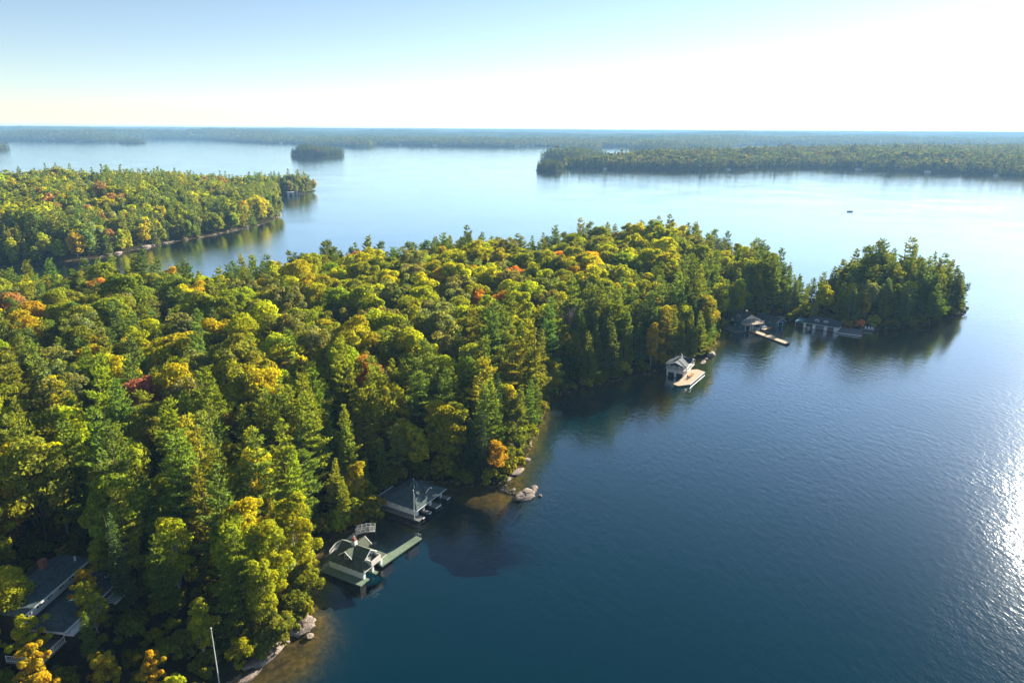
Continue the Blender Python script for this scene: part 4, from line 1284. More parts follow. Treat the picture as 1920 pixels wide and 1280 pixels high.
FB = thing('footbridge', (-31.6, 121.7, 0), 0, 'small white-railed footbridge behind the green-roofed boathouse', 'footbridge')
path = [(-3.2, -7.4), (-2.6, -4.6), (-1.4, -2.4), (0.0, 0.0), (1.7, 0.8), (3.7, 0.85)]
for k, ((x0, y0), (x1, y1)) in enumerate(zip(path[:-1], path[1:])):
    d = Vector((x1 - x0, y1 - y0, 0)).normalized()
    n = Vector((-d.y, d.x, 0)) * 0.55
    z0, z1 = 0.62 + 0.12 * k, 0.62 + 0.12 * (k + 1)
    part('walkway', 'grey_deck', [solid([(x0 - n.x, y0 - n.y, z0), (x1 - n.x, y1 - n.y, z1), (x1 + n.x, y1 + n.y, z1), (x0 + n.x, y0 + n.y, z0)], 0.15)], FB)
posts('pile', 'dark_wood', path, -0.5, 0.7, 0.1, FB)
for sgn in (-0.55, 0.55):
    railing(FB, [(0.1, sgn - 0.1), (0.9, 0.35 + sgn), (1.75, 0.78 + sgn), (2.7, 0.85 + sgn), (3.6, 0.85 + sgn)], 1.15, 1.25, 'white', 0.2)
railing(FB, [(-3.6, -7.2), (-3.1, -4.7), (-2.2, -3.4)], 0.8, 0.9, 'white', 0.25)

# --- boathouse with the dark hip roof
rzB = R(-29.5)
B = thing('boathouse', (-21.65, 135.2, 0), rzB, 'white boathouse with wide dark hip roof and cupola, in the shade', 'boathouse')
part('side_wall', 'white', [bx(-4.2, -4.7, 0.3, 4.2, -4.55, 2.4)], B)
part('side_wall', 'white', [bx(-4.2, 4.55, 0.3, 1.2, 4.7, 2.4)], B)
part('rear_wall', 'white', [bx(-4.2, -4.55, 0.3, -4.05, 4.55, 2.4)], B)
for y0, y1 in ((-4.72, -4.0), (-2.25, -1.75), (0.2, 0.75), (4.3, 4.62)):
    part('front_post', 'white', [bx(3.8, y0, 0.2, 4.22, y1, 2.35)], B)
part('slip_floor', 'interior', [bx(-4.0, -4.5, 0.1, -0.5, 4.5, 0.35)], B)
for k in range(4):
    window(B, 3, 4.7, -3.0 + k * 1.9, 1.45, 1.1, 0.55)
part('roof', 'roof_dark', [hip_roof(4.95, 5.5, 2.45, 2.2, 0.25, 0.8)], B)
part('fascia', 'white', [bx(4.96, -5.5, 2.28, 5.03, 5.5, 2.42), bx(-4.95, -5.58, 2.28, 4.95, -5.51, 2.42)], B)
cu = part('cupola', 'white', [bx(-0.15, -0.85, 4.15, 0.85, 0.15, 5.3)], B)
part('cupola_roof', 'roof_dark', [hip_roof(0.68, 0.68, 5.3, 0.85, 0.03, 0.03, 0.08, 0.35, -0.35)], cu)
part('finial', 'white', [rod((0.35, -0.35, 6.1), (0.35, -0.35, 6.7), 0.05, 0.02)], cu)
for q in range(4):
    v, f = rot_shape(bx(0.5, -0.32, 4.4, 0.53, 0.32, 5.15), q)
    part('louver', 'glass', [([(a + 0.35, b - 0.35, c) for a, b, c in v], f)], cu)
arc = []
ap = [(3.1 + 0.25 * math.sin(t), 1.3 + 1.15 * math.cos(t), 3.2 + 0.85 * math.sin(t)) for t in np.linspace(0, math.pi, 9)]
eb = part('eyebrow_dormer', 'roof_dark', [solid([(ap[k][0], ap[k][1], ap[k][2]), (ap[k + 1][0], ap[k + 1][1], ap[k + 1][2]), (1.2, ap[k + 1][1] * 0.7 + 0.4, 4.15), (1.2, ap[k][1] * 0.7 + 0.4, 4.15)], 0.05) for k in range(8)], B)
part('arch_trim', 'white', [rod(ap[k], ap[k + 1], 0.1, 0.1, 5) for k in range(8)], eb)
part('vent_pipe', 'metal', [rod((-2.6, 3.2, 3.0), (-2.6, 3.2, 3.9), 0.07)], B)
part('apron', 'grey_deck', [bx(-4.8, -6.1, 0.32, 5.8, -4.74, 0.55)], B)
for y0, y1 in ((-4.74, -4.1), (-2.6, -1.6), (0.0, 1.9), (4.3, 5.6)):
    part('finger_dock', 'grey_deck', [bx(-0.5, y0, 0.3, 5.85, y1, 0.52)], B)
    part('dock_edge', 'white', [bx(5.86, y0, 0.3, 5.95, y1, 0.54)], B)
posts('pile', 'dark_wood', [(5.5, y) for y in (-5.8, -4.4, -2.1, 1.0, 5.0)] + [(-1.5, -5.8), (2.0, -5.8)], -0.4, 0.33, 0.12, B)
part('light_block_crib', 'dark_wood', [bx(-4.6, -5.9, -2.6, 5.4, -4.9, 0.31)], B)  # unseen blocks added to keep the water below the boathouse in shade
part('light_block_crib', 'dark_wood', [bx(-4.0, -4.4, -2.6, -0.8, 4.4, 0.09)], B)
part('lean_to_roof', 'roof_dark', [solid([(-4.2, -5.2, 2.25), (-4.2, 0.8, 2.25), (-6.6, 0.8, 1.95), (-6.6, -5.2, 1.95)][::-1], 0.12)], B)
part('lean_to_wall', 'white', [bx(-6.5, -5.0, 0.3, -4.25, -4.85, 1.95), bx(-6.5, -4.85, 0.3, -6.35, 0.7, 1.8)], B)
part('lean_to_fascia', 'white', [bx(-6.75, -5.2, 1.8, -6.62, 0.8, 2.1)], B)

def flagpole(x, y, z, h, label):
    t = thing('flagpole', (x, y, z), 0, label, 'flagpole')
    part('pole', 'white', [rod((0, 0, -0.3), (0, 0, h), 0.09, 0.05, 8)], t)
    part('finial', 'white', [rod((0, 0, h), (0, 0, h + 0.12), 0.1, 0.1, 8)], t)
    part('base', 'grey_deck', [rod((0, 0, -0.3), (0, 0, 0.12), 0.22, 0.2, 8)], t)
    return t
fp = flagpole(-20.55, 127.75, 0.55, 6.9, 'white flagpole at the corner of the hip-roofed boathouse')
part('flag', 'white', [solid([(0.06, 0, 6.3), (0.3, 0.05, 6.0), (0.24, 0.12, 4.9), (0.06, 0, 5.1)], 0.03)], fp)
flagpole(-43.6, 82.5, float(near_height(-43.6, 82.5)[0]), 10.0, 'white flagpole on the bank at the bottom of the picture')

# --- two-storey boathouse with the tan dock
rzC = R(-30)
Cb = thing('boathouse', (57.6, 221.6, 0), rzC, 'two-storey white boathouse with railed balcony beside the tan dock', 'boathouse')
part('lower_wall', 'cream', [bx(-3.1, -4.4, 0.25, 2.95, 4.4, 2.6)], Cb)
part('slip_shade_panel', 'interior', [bx(-2.5, -4.46, 0.1, -0.4, -4.38, 1.5), bx(0.4, -4.46, 0.1, 2.4, -4.38, 1.5)], Cb)  # dark panels on the solid wall stand for the shade inside the slips
for x0 in (-2.9, -0.25, 2.55):
    part('bay_post', 'white', [bx(x0, -4.6, 0.1, x0 + 0.4, -4.4, 2.6)], Cb)
part('balcony_floor', 'cream', [bx(-3.3, -4.85, 2.6, 4.0, 4.4, 2.78)], Cb)
part('upper_wall', 'white', [bx(-3.0, -2.6, 2.78, 2.4, 4.3, 4.44)], Cb)
for a in (-1.9, 0.0, 1.6):
    window(Cb, 3, 2.6, a, 3.0, 0.9, 1.2)
for a in (-1.6, 0.6, 2.8):
    window(Cb, 0, 2.4, a, 3.0, 0.9, 1.2)
for x, y in ((-3.1, -4.6), (-0.9, -4.6), (1.4, -4.6), (3.6, -4.6)):
    part('column', 'white', [rod((x, y, 2.78), (x, y, 4.7), 0.11, 0.11, 6)], Cb)
railing(Cb, [(-3.15, -4.7), (-0.9, -4.7), (1.4, -4.7), (3.85, -4.7), (3.85, -2.4), (3.85, 0.0), (3.85, 2.2), (3.85, 4.2)], 2.78, 0.9)
part('roof', 'roof_slate', [hip_roof(3.6, 5.2, 4.45, 1.25, 0.05, 2.2)], Cb)
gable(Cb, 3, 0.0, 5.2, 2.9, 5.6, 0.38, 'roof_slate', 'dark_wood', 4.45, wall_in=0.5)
gable(Cb, 0, 0.0, 3.9, 1.5, 5.75, 0.8, 'roof_slate', 'white', 4.4, wall_in=0.4, c=1.6)
cu = part('cupola', 'white', [bx(-0.4, 0.3, 5.4, 0.4, 1.1, 6.5)], Cb)
part('cupola_roof', 'roof_slate', [hip_roof(0.55, 0.55, 6.5, 0.6, 0.03, 0.03, 0.08, 0, 0.7)], cu)
wd = [(52.8, 209.6), (54.2, 208.0), (58.3, 209.3), (66.5, 221.6), (64.6, 224.2), (62.6, 223.8), (58.4, 217.0)]
rz_ = math.atan2(12.3, 8.2)
D2 = thing('dock', (58.3, 209.3, 0), rz_, 'wide sunlit tan plank dock with cut corners below the two-storey white boathouse', 'dock')
lp = local(wd, (58.3, 209.3), rz_)
part('deck', 'tan_deck', [prism(lp, 0.42, 0.66)], D2)
part('edge_board', 'white', [bx(0.1, -0.1, 0.35, lp[3][0] - 0.1, -0.02, 0.69)], D2)
posts('pile', 'dark_wood', [(1.0 + 2.6 * k, 0.35) for k in range(6)] + [(lp[0][0] + 1.2, lp[0][1] - 0.8)], -0.4, 0.45, 0.14, D2)

def chair(x, y, z, rz, mat, label, group):
    t = thing('deck_chair', (x, y, z), rz, label, 'chair', group)
    part('seat', mat, [solid([(-0.35, -0.35, 0.32), (0.35, -0.35, 0.45), (0.35, 0.35, 0.45), (-0.35, 0.35, 0.32)], 0.07)], t)
    part('backrest', mat, [solid([(-0.35, -0.33, 0.34), (-0.35, 0.33, 0.34), (-0.62, 0.33, 1.05), (-0.62, -0.33, 1.05)], 0.07)], t)
    for s in (-1, 1):
        part('armrest', mat, [bx(-0.45, s * 0.36 - 0.07, 0.6, 0.4, s * 0.36 + 0.07, 0.66)], t)
        for xx in (-0.38, 0.32):
            part('leg', mat, [bx(xx - 0.04, s * 0.36 - 0.04, 0.0, xx + 0.04, s * 0.36 + 0.04, 0.6)], t)
chair(60.5, 216.6, 0.66, R(-30), 'orange', 'orange deck chair on the tan dock, nearer the balcony corner', 'chairs on the tan dock')
chair(61.4, 218.1, 0.66, R(-30), 'orange', 'orange deck chair on the tan dock, farther along the wall', 'chairs on the tan dock')
chair(59.2, 214.7, 0.66, R(-50), 'chair_dark', 'dark deck chair on the tan dock at the boathouse corner', 'chairs on the tan dock')

# --- blue two-storey boathouse
rzD = R(-68)
Db = thing('boathouse', (99.4, 277.5, 0), rzD, 'blue two-storey boathouse with white railed balcony over two slips', 'boathouse')
part('lower_wall', 'blue', [bx(-3.5, -4.65, 0.25, 3.4, -4.5, 2.9), bx(-3.5, 4.5, 0.25, 3.4, 4.65, 2.9), bx(-3.5, -4.5, 0.25, -3.35, 4.5, 2.9)], Db)
part('front_wall', 'blue', [bx(3.3, -4.5, 0.25, 3.45, -3.9, 2.4), bx(3.3, -1.7, 0.25, 3.45, -1.4, 2.4), bx(3.3, -0.5, 0.25, 3.45, 0.0, 2.4), bx(3.3, 3.6, 0.25, 3.45, 4.5, 2.4), bx(3.3, -4.5, 2.4, 3.45, 4.5, 2.9)], Db)
for y in (-3.95, -1.75, -1.35, -0.45, 0.02, 3.55):
    part('door_trim', 'white', [bx(3.46, y - 0.08, 0.3, 3.54, y + 0.1, 2.4)], Db)
part('door', 'door', [bx(3.28, -1.32, 0.4, 3.36, -0.5, 2.3)], Db)
part('slip_floor', 'interior', [bx(-3.3, -4.4, 0.1, -1.0, 4.4, 0.35)], Db)
part('upper_wall', 'blue', [bx(-3.5, -4.65, 2.9, 1.4, 2.6, 5.0)], Db)
for a in (-2.3, -0.9):
    window(Db, 3, 4.65, a, 3.5, 0.9, 1.2)
for a in (-2.2, 1.2):
    window(Db, 3, 4.65, a, 1.2, 0.55, 1.1)
for a in (-3.2, -1.2, 0.9):
    window(Db, 0, 1.4, a, 3.1, 1.0, 1.6)
part('balcony_floor', 'tan_deck', [bx(1.4, -4.8, 2.9, 4.3, 4.9, 3.05), bx(-2.0, 2.6, 2.9, 1.4, 4.9, 3.05)], Db)
railing(Db, [(1.5, -4.7), (4.2, -4.7), (4.2, -2.3), (4.2, 0.1), (4.2, 2.5), (4.2, 4.8), (1.4, 4.8), (-1.9, 4.8)], 3.05, 0.85)
gable(Db, 0, -4.1, 2.9, 4.2, 7.0, 0.52, 'roof_slate', 'white', 4.9, wall_in=1.4, c=-1.0)
part('lit_roof_slope', 'roof_brown', [solid([(-4.0, -0.9, 7.02), (2.85, -0.9, 7.02), (2.85, 3.25, 4.86), (-4.0, 3.25, 4.86)][::-1], 0.03)], Db)  # browner sheet over the slate; the slope's sunlit look is in its colour
gable(Db, 3, 1.0, 4.3, 1.1, 6.5, 0.7, 'roof_slate', 'blue', 4.9, wall_in=0.3, c=-1.2)
ch = part('chimney', 'brick', [bx(-0.6, -1.3, 6.4, 0.0, -0.7, 7.9)], Db)
part('chimney_cap', 'cream', [bx(-0.68, -1.38, 7.9, 0.08, -0.62, 8.05)], ch)
rear = part('rear_balcony', 'white', [bx(-5.0, -4.6, 2.9, -3.5, -2.0, 3.02)], Db)
part('parapet', 'white', [bx(-5.0, -4.62, 3.02, -3.5, -4.5, 3.8), bx(-5.0, -4.5, 3.02, -4.88, -2.0, 3.8)], rear)
pl = local([(89.0, 276.9), (91.7, 269.6), (97.9, 272.2), (96.2, 276.5), (93.5, 281.5)], (99.4, 277.5), rzD)
part('apron', 'grey_deck', [prism(pl, 0.28, 0.5)], Db)
pl = local([(104.6, 275.4), (105.6, 274.6), (110.2, 278.0), (106.8, 280.5)], (99.4, 277.5), rzD)
part('side_dock', 'tan_deck', [prism(pl, 0.28, 0.5)], Db)
posts('pile', 'dark_wood', [(4.6, -5.0), (3.0, -6.2), (1.0, -7.5)], -0.4, 0.3, 0.12, Db)
rz_ = math.atan2(256.6 - 273.9, 109.0 - 101.5)
D3 = thing('dock', (98.9, 274.1, 0), rz_, 'long narrow wooden dock reaching out from the blue boathouse', 'dock')
part('deck', 'tan_deck', [prism(local([(98.4, 273.4), (100.9, 274.3), (109.0, 256.6), (106.8, 254.9)], (98.9, 274.1), rz_)[::-1], 0.3, 0.62)], D3)
part('end_fender', 'dark_wood', [prism(local([(106.85, 254.7), (109.1, 256.45), (109.25, 256.2), (107.0, 254.45)], (98.9, 274.1), rz_)[::-1], 0.1, 0.66)], D3)
posts('pile', 'dark_wood', [(4 + 4.5 * k, 0.2 + 0.25 * k) for k in range(4)], -0.4, 0.3, 0.14, D3)
chair(104.6, 264.2, 0.62, R(-20), 'white', 'white deck chair on the long narrow dock, nearer the shore', 'white chairs on the long dock')
chair(105.3, 262.9, 0.62, R(-20), 'white', 'white deck chair on the long narrow dock, farther out', 'white chairs on the long dock')
chair(106.2, 277.0, 0.5, R(-60), 'white', 'white deck chair beside the blue boathouse slip, first', 'white chairs beside the slip')
chair(107.2, 277.8, 0.5, R(-60), 'white', 'white deck chair beside the blue boathouse slip, second', 'white chairs beside the slip')

# --- blue boat shed
rzE = R(-62)
Eb = thing('boat_shed', (112.0, 285.4, 0), rzE, 'long low blue boat shed with ridged roof beside the blue boathouse', 'boathouse')
part('side_wall', 'blue', [bx(-5.5, -2.55, 0.2, 5.4, -2.42, 2.5)], Eb)
part('side_wall', 'blue', [bx(-5.5, 2.42, 0.2, 5.4, 2.55, 2.5)], Eb)
part('rear_wall', 'blue', [bx(-5.5, -2.42, 0.2, -5.38, 2.42, 2.5)], Eb)
V, F = prism([(0, 0), (0, 0)], 0, 0)
part('front_wall', 'blue', [bx(5.3, -2.42, 0.2, 5.42, -1.2, 2.5), bx(5.3, 1.2, 0.2, 5.42, 2.42, 2.5), bx(5.3, -1.2, 2.05, 5.42, 1.2, 2.5)], Eb)
for y in (-1.25, 1.12):
    part('door_trim', 'white', [bx(5.43, y, 0.2, 5.5, y + 0.13, 2.1)], Eb)
part('door_head', 'white', [bx(5.43, -1.25, 2.1, 5.5, 1.25, 2.22)], Eb)
part('slip_floor', 'interior', [bx(-5.3, -2.4, 0.1, 1.0, 2.4, 0.3)], Eb)
gable(Eb, 0, -5.8, 5.8, 3.0, 3.9, 0.5, 'roof_slate', 'blue', 2.4, wall_in=0.42)
for a in (-3.6, -1.0, 1.8):
    window(Eb, 3, 2.55, a, 1.5, 0.6, 0.5)
part('apron', 'grey_deck', [bx(-5.0, -3.2, 0.15, 5.9, -2.57, 0.35)], Eb)

# --- white boathouse with three bays and two dormers
rzF = math.atan2(-0.815, -0.58)
Fb = thing('boathouse', (131.7, 279.1, 0), rzF, 'long white three-bay boathouse with two dormers and dark hip roof', 'boathouse')
part('side_wall', 'white', [bx(-4.0, -6.6, 0.2, 3.9, -6.45, 2.5)], Fb)
part('side_wall', 'white', [bx(-4.0, 6.45, 0.2, 3.9, 6.6, 2.5)], Fb)
part('rear_wall', 'white', [bx(-4.0, -6.45, 0.2, -3.85, 6.45, 2.5)], Fb)
for y0, y1 in ((-6.62, -5.6), (-3.1, -1.85), (1.45, 2.75), (5.3, 6.62)):
    part('front_post', 'white', [bx(3.55, y0, 0.15, 3.95, y1, 2.4)], Fb)
part('header', 'white', [bx(3.6, -6.44, 2.1, 3.9, 6.44, 2.5)], Fb)
part('bay_door', 'door', [bx(3.5, -1.85, 0.3, 3.6, 1.45, 2.1)], Fb)
part('bay_door', 'door_red', [bx(3.5, 2.75, 0.3, 3.6, 5.3, 2.1)], Fb)
part('slip_floor', 'interior', [bx(-3.8, -6.4, 0.1, -1.5, 6.4, 0.3)], Fb)
part('roof', 'roof_slate', [hip_roof(4.7, 7.3, 2.5, 2.35, 0.05, 3.2)], Fb)
part('gutter', 'white', [bx(4.72, -7.3, 2.33, 4.82, 7.3, 2.48)], Fb)
for c_ in (-1.75, 1.75):
    gable(Fb, 0, 0.0, 3.3, 1.0, 4.55, 0.6, 'roof_slate', 'white', 2.9, wall_in=0.2, c=c_, win=(3.25, 1.0, 0.75), th=0.09)
lt = part('lean_to_roof', 'roof_teal', [solid([(3.6, -10.3, 2.2), (3.6, -6.7, 2.35), (-1.5, -6.7, 2.75), (-1.5, -10.3, 2.6)][::-1], 0.1)], Fb)
for x, y in ((3.4, -10.0), (-1.2, -10.0)):
    part('lean_to_post', 'white', [rod((x, y, -1.0), (x, y, 2.2), 0.09)], Fb)
part('corner_flare', 'white', [solid([(4.1, 7.35, 2.35), (4.75, 7.35, 2.35), (4.2, 8.3, 3.2), (4.1, 8.2, 3.1)], 0.1)], Fb)
pl = local([(134.4, 271.4), (142.5, 266.7), (147.2, 275.8), (139.0, 281.0)], (131.7, 279.1), rzF)
part('deck', 'grey_deck', [prism(pl[::-1], 0.25, 0.5)], Fb)
pl = local([(134.3, 271.2), (142.4, 266.5), (142.5, 266.62), (134.4, 271.35)], (131.7, 279.1), rzF)
part('deck_edge', 'white', [prism(pl, 0.2, 0.54)], Fb)
for n, (x, y) in enumerate([(149.0, 276.6), (150.1, 276.0), (151.2, 275.6)]):
    chair(x, y, 0.45, R(-110), 'white', 'white chair on the shore platform beyond the three-bay boathouse, %s' % ('first', 'second', 'third')[n], 'white chairs on the shore platform')
pf = thing('shore_platform', (149.8, 276.6, 0), R(-20), 'small grey platform on the shore beyond the three-bay boathouse', 'platform')
part('deck', 'grey_deck', [bx(-2.6, -1.6, 0.2, 2.8, 1.6, 0.45)], pf)
posts('post', 'dark_wood', [(-2.3, -1.3), (2.5, -1.3), (-2.3, 1.3), (2.5, 1.3)], -1.5, 0.25, 0.12, pf)

# --- cottage in the trees at the bottom corner
gz = float(near_height(-72, 92)[0])
rzG = R(-6.3)
G = thing('cottage', (-71.3, 90.4, gz), rzG, 'rambling cottage with dark roofs, white clerestory and decks, half hidden by trees', 'cottage')
part('lower_wall', 'dark_wood', [bx(0.0, -6.0, -2.5, 5.6, 6.0, 2.6)], G)
part('upper_wall', 'dark_wood', [bx(-7.5, -6.6, -2.5, -0.1, 6.6, 4.8)], G)
part('clerestory', 'white', [bx(-0.1, -6.6, 3.2, 0.0, 6.6, 5.0)], G)
part('main_roof', 'roof_dark', [solid([(0.75, -7.2, 5.35), (0.75, 7.2, 5.35), (-4.2, 7.2, 5.75), (-4.2, -7.2, 5.75)][::1], 0.16), solid([(-4.2, -7.2, 5.75), (-4.2, 7.2, 5.75), (-9.2, 7.2, 3.6), (-9.2, -7.2, 3.6)], 0.16)], G)
part('eave_fascia', 'white', [bx(0.76, -7.2, 5.08, 0.9, 7.2, 5.36)], G)
for a in (-5.4, -3.4, -1.2, 1.2, 3.4, 5.4):
    window(G, 0, 0.0, a, 4.0, 1.2, 0.75)
part('lower_roof', 'roof_dark', [hip_roof(3.4, 6.6, 2.75, 1.0, 1.4, 4.2, 0.15, 3.0, 0.0)], G)
part('lower_fascia', 'white', [bx(6.42, -6.6, 2.45, 6.52, 6.6, 2.74), bx(-0.2, -6.72, 2.45, 6.4, -6.62, 2.74)], G)
sd_roof = part('shed_dormer', 'roof_dark', [solid([(4.6, 3.4, 4.0), (4.6, 6.2, 4.0), (1.0, 6.2, 4.3), (1.0, 3.4, 4.3)], 0.1)], G)
part('dormer_wall', 'white', [bx(1.2, 3.6, 2.9, 4.4, 6.0, 3.95)], sd_roof)
for a in (4.1, 4.8, 5.5):
    window(G, 0, 4.4, a, 3.3, 0.5, 0.55)
part('deck', 'grey_deck', [bx(0.5, -11.0, 0.6, 6.0, -6.1, 0.8)], G)
railing(G, [(0.6, -10.9), (3.2, -10.9), (5.9, -10.9), (5.9, -8.5), (5.9, -6.3)], 0.8, 0.95)
part('stair', 'grey_deck', [bx(4.2 + 0.0, -11.4 - 0.4 * k, 0.4 - 0.22 * k, 5.8, -11.0 - 0.4 * k, 0.55 - 0.22 * k) for k in range(6)], G)
perg = part('pergola', 'white', [bx(6.6, 1.2, 1.7, 6.75, 4.6, 1.85), bx(8.6, 1.2, 1.7, 8.75, 4.6, 1.85)], G)
for k in range(8):
    part('pergola_beam', 'white', [bx(6.4, 1.3 + 0.44 * k, 1.86, 9.0, 1.4 + 0.44 * k, 1.98)], perg)
for x, y in ((6.68, 1.3), (6.68, 4.5), (8.68, 1.3), (8.68, 4.5)):
    part('pergola_post', 'dark_wood', [bx(x - 0.08, y - 0.08, -2.5, x + 0.08, y + 0.08, 1.7)], perg)
part('balcony_floor', 'white', [bx(6.0, -6.4, 2.0, 7.6, 0.6, 2.15)], G)
railing(G, [(7.5, -6.3), (7.5, -4.0), (7.5, -1.7), (7.5, 0.5)], 2.15, 0.9)
part('vent_pipe', 'white', [rod((-1.2, 6.2, 5.2), (-1.2, 6.2, 6.3), 0.16, 0.16, 8)], G)
ch = part('chimney', 'brick', [bx(-5.2, 3.2, 5.0, -4.3, 4.2, 7.1)], G)

# --- small boathouse on the tip across the bay
Hb = thing('boathouse', (-277.5, 866.0, 0), R(-62), 'tiny white and teal boathouse on the tip across the bay', 'boathouse')
part('wall', 'roof_teal', [bx(-5, -4.2, 0.2, 4.6, 4.2, 4.0)], Hb)
part('front_wall', 'white', [bx(4.6, -4.2, 0.2, 4.8, -1.5, 4.0), bx(4.6, 1.5, 0.2, 4.8, 4.2, 4.0), bx(4.6, -1.5, 3.0, 4.8, 1.5, 4.0)], Hb)
part('slip_shade_panel', 'interior', [bx(4.55, -1.5, 0.1, 4.63, 1.5, 3.0)], Hb)  # dark panel on the solid wall, shade of the slip put into colour
part('roof', 'white', [bx(-5.5, -4.7, 4.0, 5.2, 4.7, 4.25)], Hb)
Hb2 = thing('boat_shed', (-268.5, 868.0, 0), R(-62), 'narrow cream shed beside the tiny teal boathouse across the bay', 'shed')
part('wall', 'cream', [bx(-4, -1.8, 0.2, 3.6, 1.8, 4.4)], Hb2)
part('door', 'interior', [bx(3.6, -0.6, 0.2, 3.66, 0.6, 2.6)], Hb2)
part('roof', 'cream', [solid([(-4.3, 0, 5.6), (4, 0, 5.6), (4, 2.2, 4.4), (-4.3, 2.2, 4.4)][::-1], 0.15), solid([(-4.3, 0, 5.6), (4, 0, 5.6), (4, -2.2, 4.4), (-4.3, -2.2, 4.4)], 0.15)], Hb2)

# --- small houses on the far shores
def far_house(x, y, z, w, rz, label, roofm='roof_slate', sc=1.0, group='houses on the far shores'):
    t = thing('house', (x, y, z), rz, label, 'house', group)
    w *= 0.6
    part('wall', 'cream', [bx(-w / 2, -w * 0.7, -1, w / 2, w * 0.7, 4.5 * sc)], t)
    h = 4.5 * sc
    part('roof', roofm, [solid([(0, -w * 0.78, h + w * 0.35), (0, w * 0.78, h + w * 0.35), (w * 0.6, w * 0.78, h), (w * 0.6, -w * 0.78, h)][::-1], 0.3), solid([(0, -w * 0.78, h + w * 0.35), (0, w * 0.78, h + w * 0.35), (-w * 0.6, w * 0.78, h), (-w * 0.6, -w * 0.78, h)], 0.3)], t)
    for a in (-0.4, 0.0, 0.4):
        part('window', 'glass', [bx(w * a * 0.9 - w * 0.09, -w * 0.7 - 0.08, 1.0, w * a * 0.9 + w * 0.09, -w * 0.7 + 0.05, 3.2)], t)
    return t
for x, y, w, rz, lb in ((755, 1538, 10, 0.3, 'pair of white gables low on the hazy right-hand shore, first from the boat'), (862, 1462, 14, -0.4, 'white house with bright front at the water on the hazy shore'),
                        (925, 1345, 10, -0.6, 'white boathouse near the right edge of the hazy shore'), (462, 1512, 9, 0.3, 'small white house at the waterline of the hazy shore, middle'),
                        (197, 1508, 8, 0.1, 'tiny pale house near the tip of the hazy shore')):
    far_house(x, y, 0.8, w * 1.3, rz, lb, sc=0.6)
for n, (x, y, w, lb) in enumerate(((-2400, 3924, 26, 'pale cottage on the far left shore, nearer the low islet'), (-2640, 4005, 20, 'pale cottage on the far left shore toward the edge'), (-1240, 3788, 20, 'pale house on the far shore beyond the round island'),
                                   (-560, 3525, 18, 'white house on the far shore right of the round island'), (-380, 3444, 24, 'larger white house on the far shore in the middle'), (20, 3350, 22, 'white house on the far shore by the hazy island tip'),
                                   (70, 3450, 18, 'small white house next to the far shore point'))):
    far_house(x, y, 1.0, w * 1.3, 0.1, lb, 'roof_brown', 1.1)
tw = thing('tower_house', (118, 1905, float(f_risle(np.array([118.0]), np.array([1905.0]))[0])), 0.2, 'pale tower rising above the trees of the island behind the hazy tip', 'tower')
part('wall', 'cream', [bx(-4, -4, -2, 4, 4, 28)], tw)
part('roof', 'roof_brown', [hip_roof(5, 5, 28, 5, 0.1, 0.1)], tw)
# --- boats
def motorboat(x, y, z, rz, L_, label, mat='hull', cab=True, group=None):
    t = thing('motorboat', (x, y, z), rz, label, 'boat', group)
    secs = [(-0.5, 0.16, 0.0), (-0.2, 0.18, 0.0), (0.15, 0.165, 0.01), (0.35, 0.11, 0.025), (0.5, 0.012, 0.05)]
    V, F = [], []
    for a, w, k in secs:
        for yy, zz in ((-w, 0.13 + k), (-w * 0.75, -0.03), (0, -0.06 + k), (w * 0.75, -0.03), (w, 0.13 + k)):
            V.append((a * L_, yy * L_, zz * L_))
    for i in range(len(secs) - 1):
        for j in range(4):
            F.append((i * 5 + j, (i + 1) * 5 + j, (i + 1) * 5 + j + 1, i * 5 + j + 1))
        F.append((i * 5, i * 5 + 4, (i + 1) * 5 + 4, (i + 1) * 5))
    F.append((0, 1, 2, 3, 4))
    part('hull', mat, [(V, F)], t)
    if cab:
        part('windshield', 'glass', [solid([(0.12 * L_, -0.13 * L_, 0.14 * L_), (0.12 * L_, 0.13 * L_, 0.14 * L_), (0.05 * L_, 0.13 * L_, 0.24 * L_), (0.05 * L_, -0.13 * L_, 0.24 * L_)], 0.03)], t)
        part('canopy', mat, [bx(-0.25 * L_, -0.14 * L_, 0.26 * L_, 0.06 * L_, 0.14 * L_, 0.28 * L_)], t)
        for xx in (-0.22, 0.03):
            for s in (-1, 1):
                part('canopy_post', 'metal', [rod((xx * L_, s * 0.13 * L_, 0.12 * L_), (xx * L_, s * 0.13 * L_, 0.26 * L_), 0.04)], t)
        part('outboard', 'chair_dark', [bx(-0.56 * L_, -0.04 * L_, -0.02 * L_, -0.5 * L_, 0.04 * L_, 0.2 * L_)], t)
        part('seat', 'white', [bx(-0.4 * L_, -0.13 * L_, 0.12 * L_, -0.3 * L_, 0.13 * L_, 0.2 * L_)], t)
motorboat(350.8, 719.6, 0, R(178), 5.6, 'small dark motorboat under way alone on the open lake')
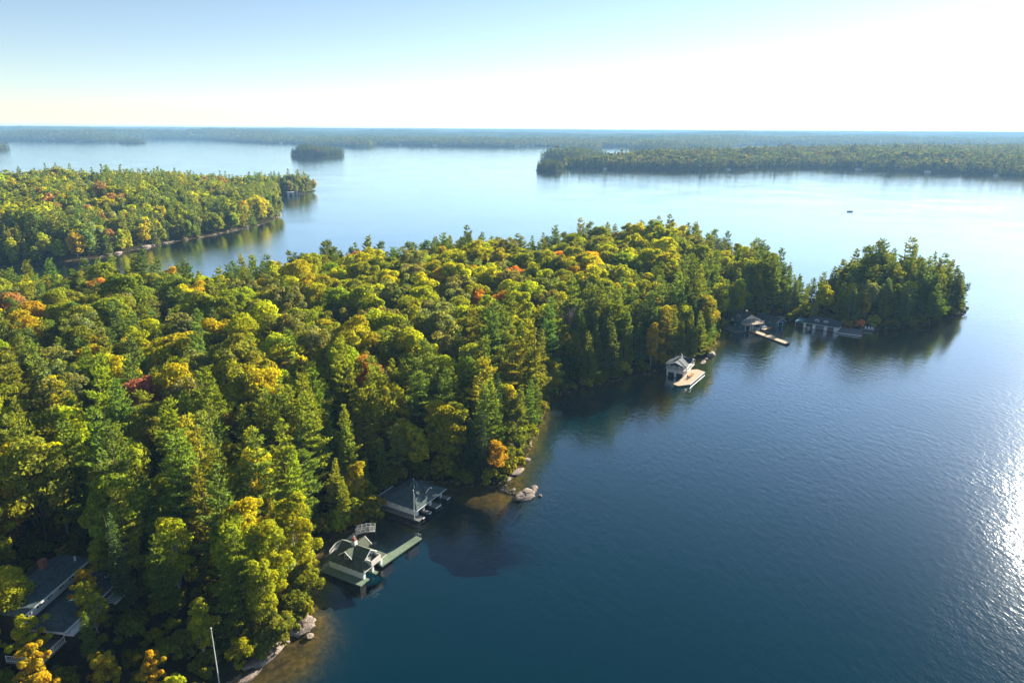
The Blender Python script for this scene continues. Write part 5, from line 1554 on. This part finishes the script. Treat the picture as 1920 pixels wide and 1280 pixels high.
motorboat(102.6, 276.8, 0.25, rzD, 5.0, 'white boat moored inside the slip of the blue boathouse', 'white', False)
motorboat(126.2, 279.2, 0.2, rzF, 4.6, 'light boat in the open bay of the three-bay boathouse', 'white', False)
motorboat(122.6, 281.2, 0.2, rzF, 4.4, 'brown boat moored under the teal lean-to roof', 'roof_brown', False)

ob = thing('shrub', (148.2, 280.2, 0.6), 0.5, 'made-up orange bush for a sunlit patch beside the white chairs on the shore', 'shrub', GW['shrub'])
link('trunk', PROTO['shrub'][2].trunk, ob)
c = link('crown', PROTO['shrub'][2].crown, ob)
c['tint'] = [0.55, 0.22, 0.10]  # bush made up for a sunlit patch, brightness put into the tint
dl = thing('fallen_trunk', (-7.8, 142.2, 0.1), 0, 'bleached fallen trunk slanting out of the shaded shore', 'trunk')
part('trunk', 'dead_wood', [rod((0, 0.6, 0.2), (1.6, -1.2, 1.9), 0.11, 0.05), rod((0.8, -0.3, 1.05), (1.6, -0.2, 1.5), 0.05, 0.02)], dl)
bl = thing('leaning_birch', (145.6, 282.5, 0.6), 0, 'thin white leaning trunk behind the deck of the three-bay boathouse', 'tree')
part('trunk', 'birch_bark', [rod((0, 0, -0.3), (1.0, -0.4, 3.6), 0.16, 0.13), rod((1.0, -0.4, 3.6), (3.0, -0.5, 8.0), 0.13, 0.07)], bl)
c = link('crown', PROTO['shrub'][0].crown, bl, (3.2, -0.4, 6.6))
c['tint'] = [0.17, 0.12, 0.02]

# ------------------------------------------------------------------ the air
m, nt, out = new_mat('haze')
pv = N(nt, 'ShaderNodeVolumePrincipled')
pv.inputs['Color'].default_value = (0.34, 0.64, 1.0, 1)
pv.inputs['Density'].default_value = 0.0001
pv.inputs['Anisotropy'].default_value = 0.1
nt.links.new(pv.outputs[0], out.inputs['Volume'])
V, F = bx(-16900, -2900, -10.2, 16900, 16900, 97)
me = bpy.data.meshes.new('haze')
me.from_pydata(V, [], F)
me.materials.append(m)
o = link('haze', me)
tag(o, 'thin blue haze over the lake and far hills', 'haze', kind='stuff')
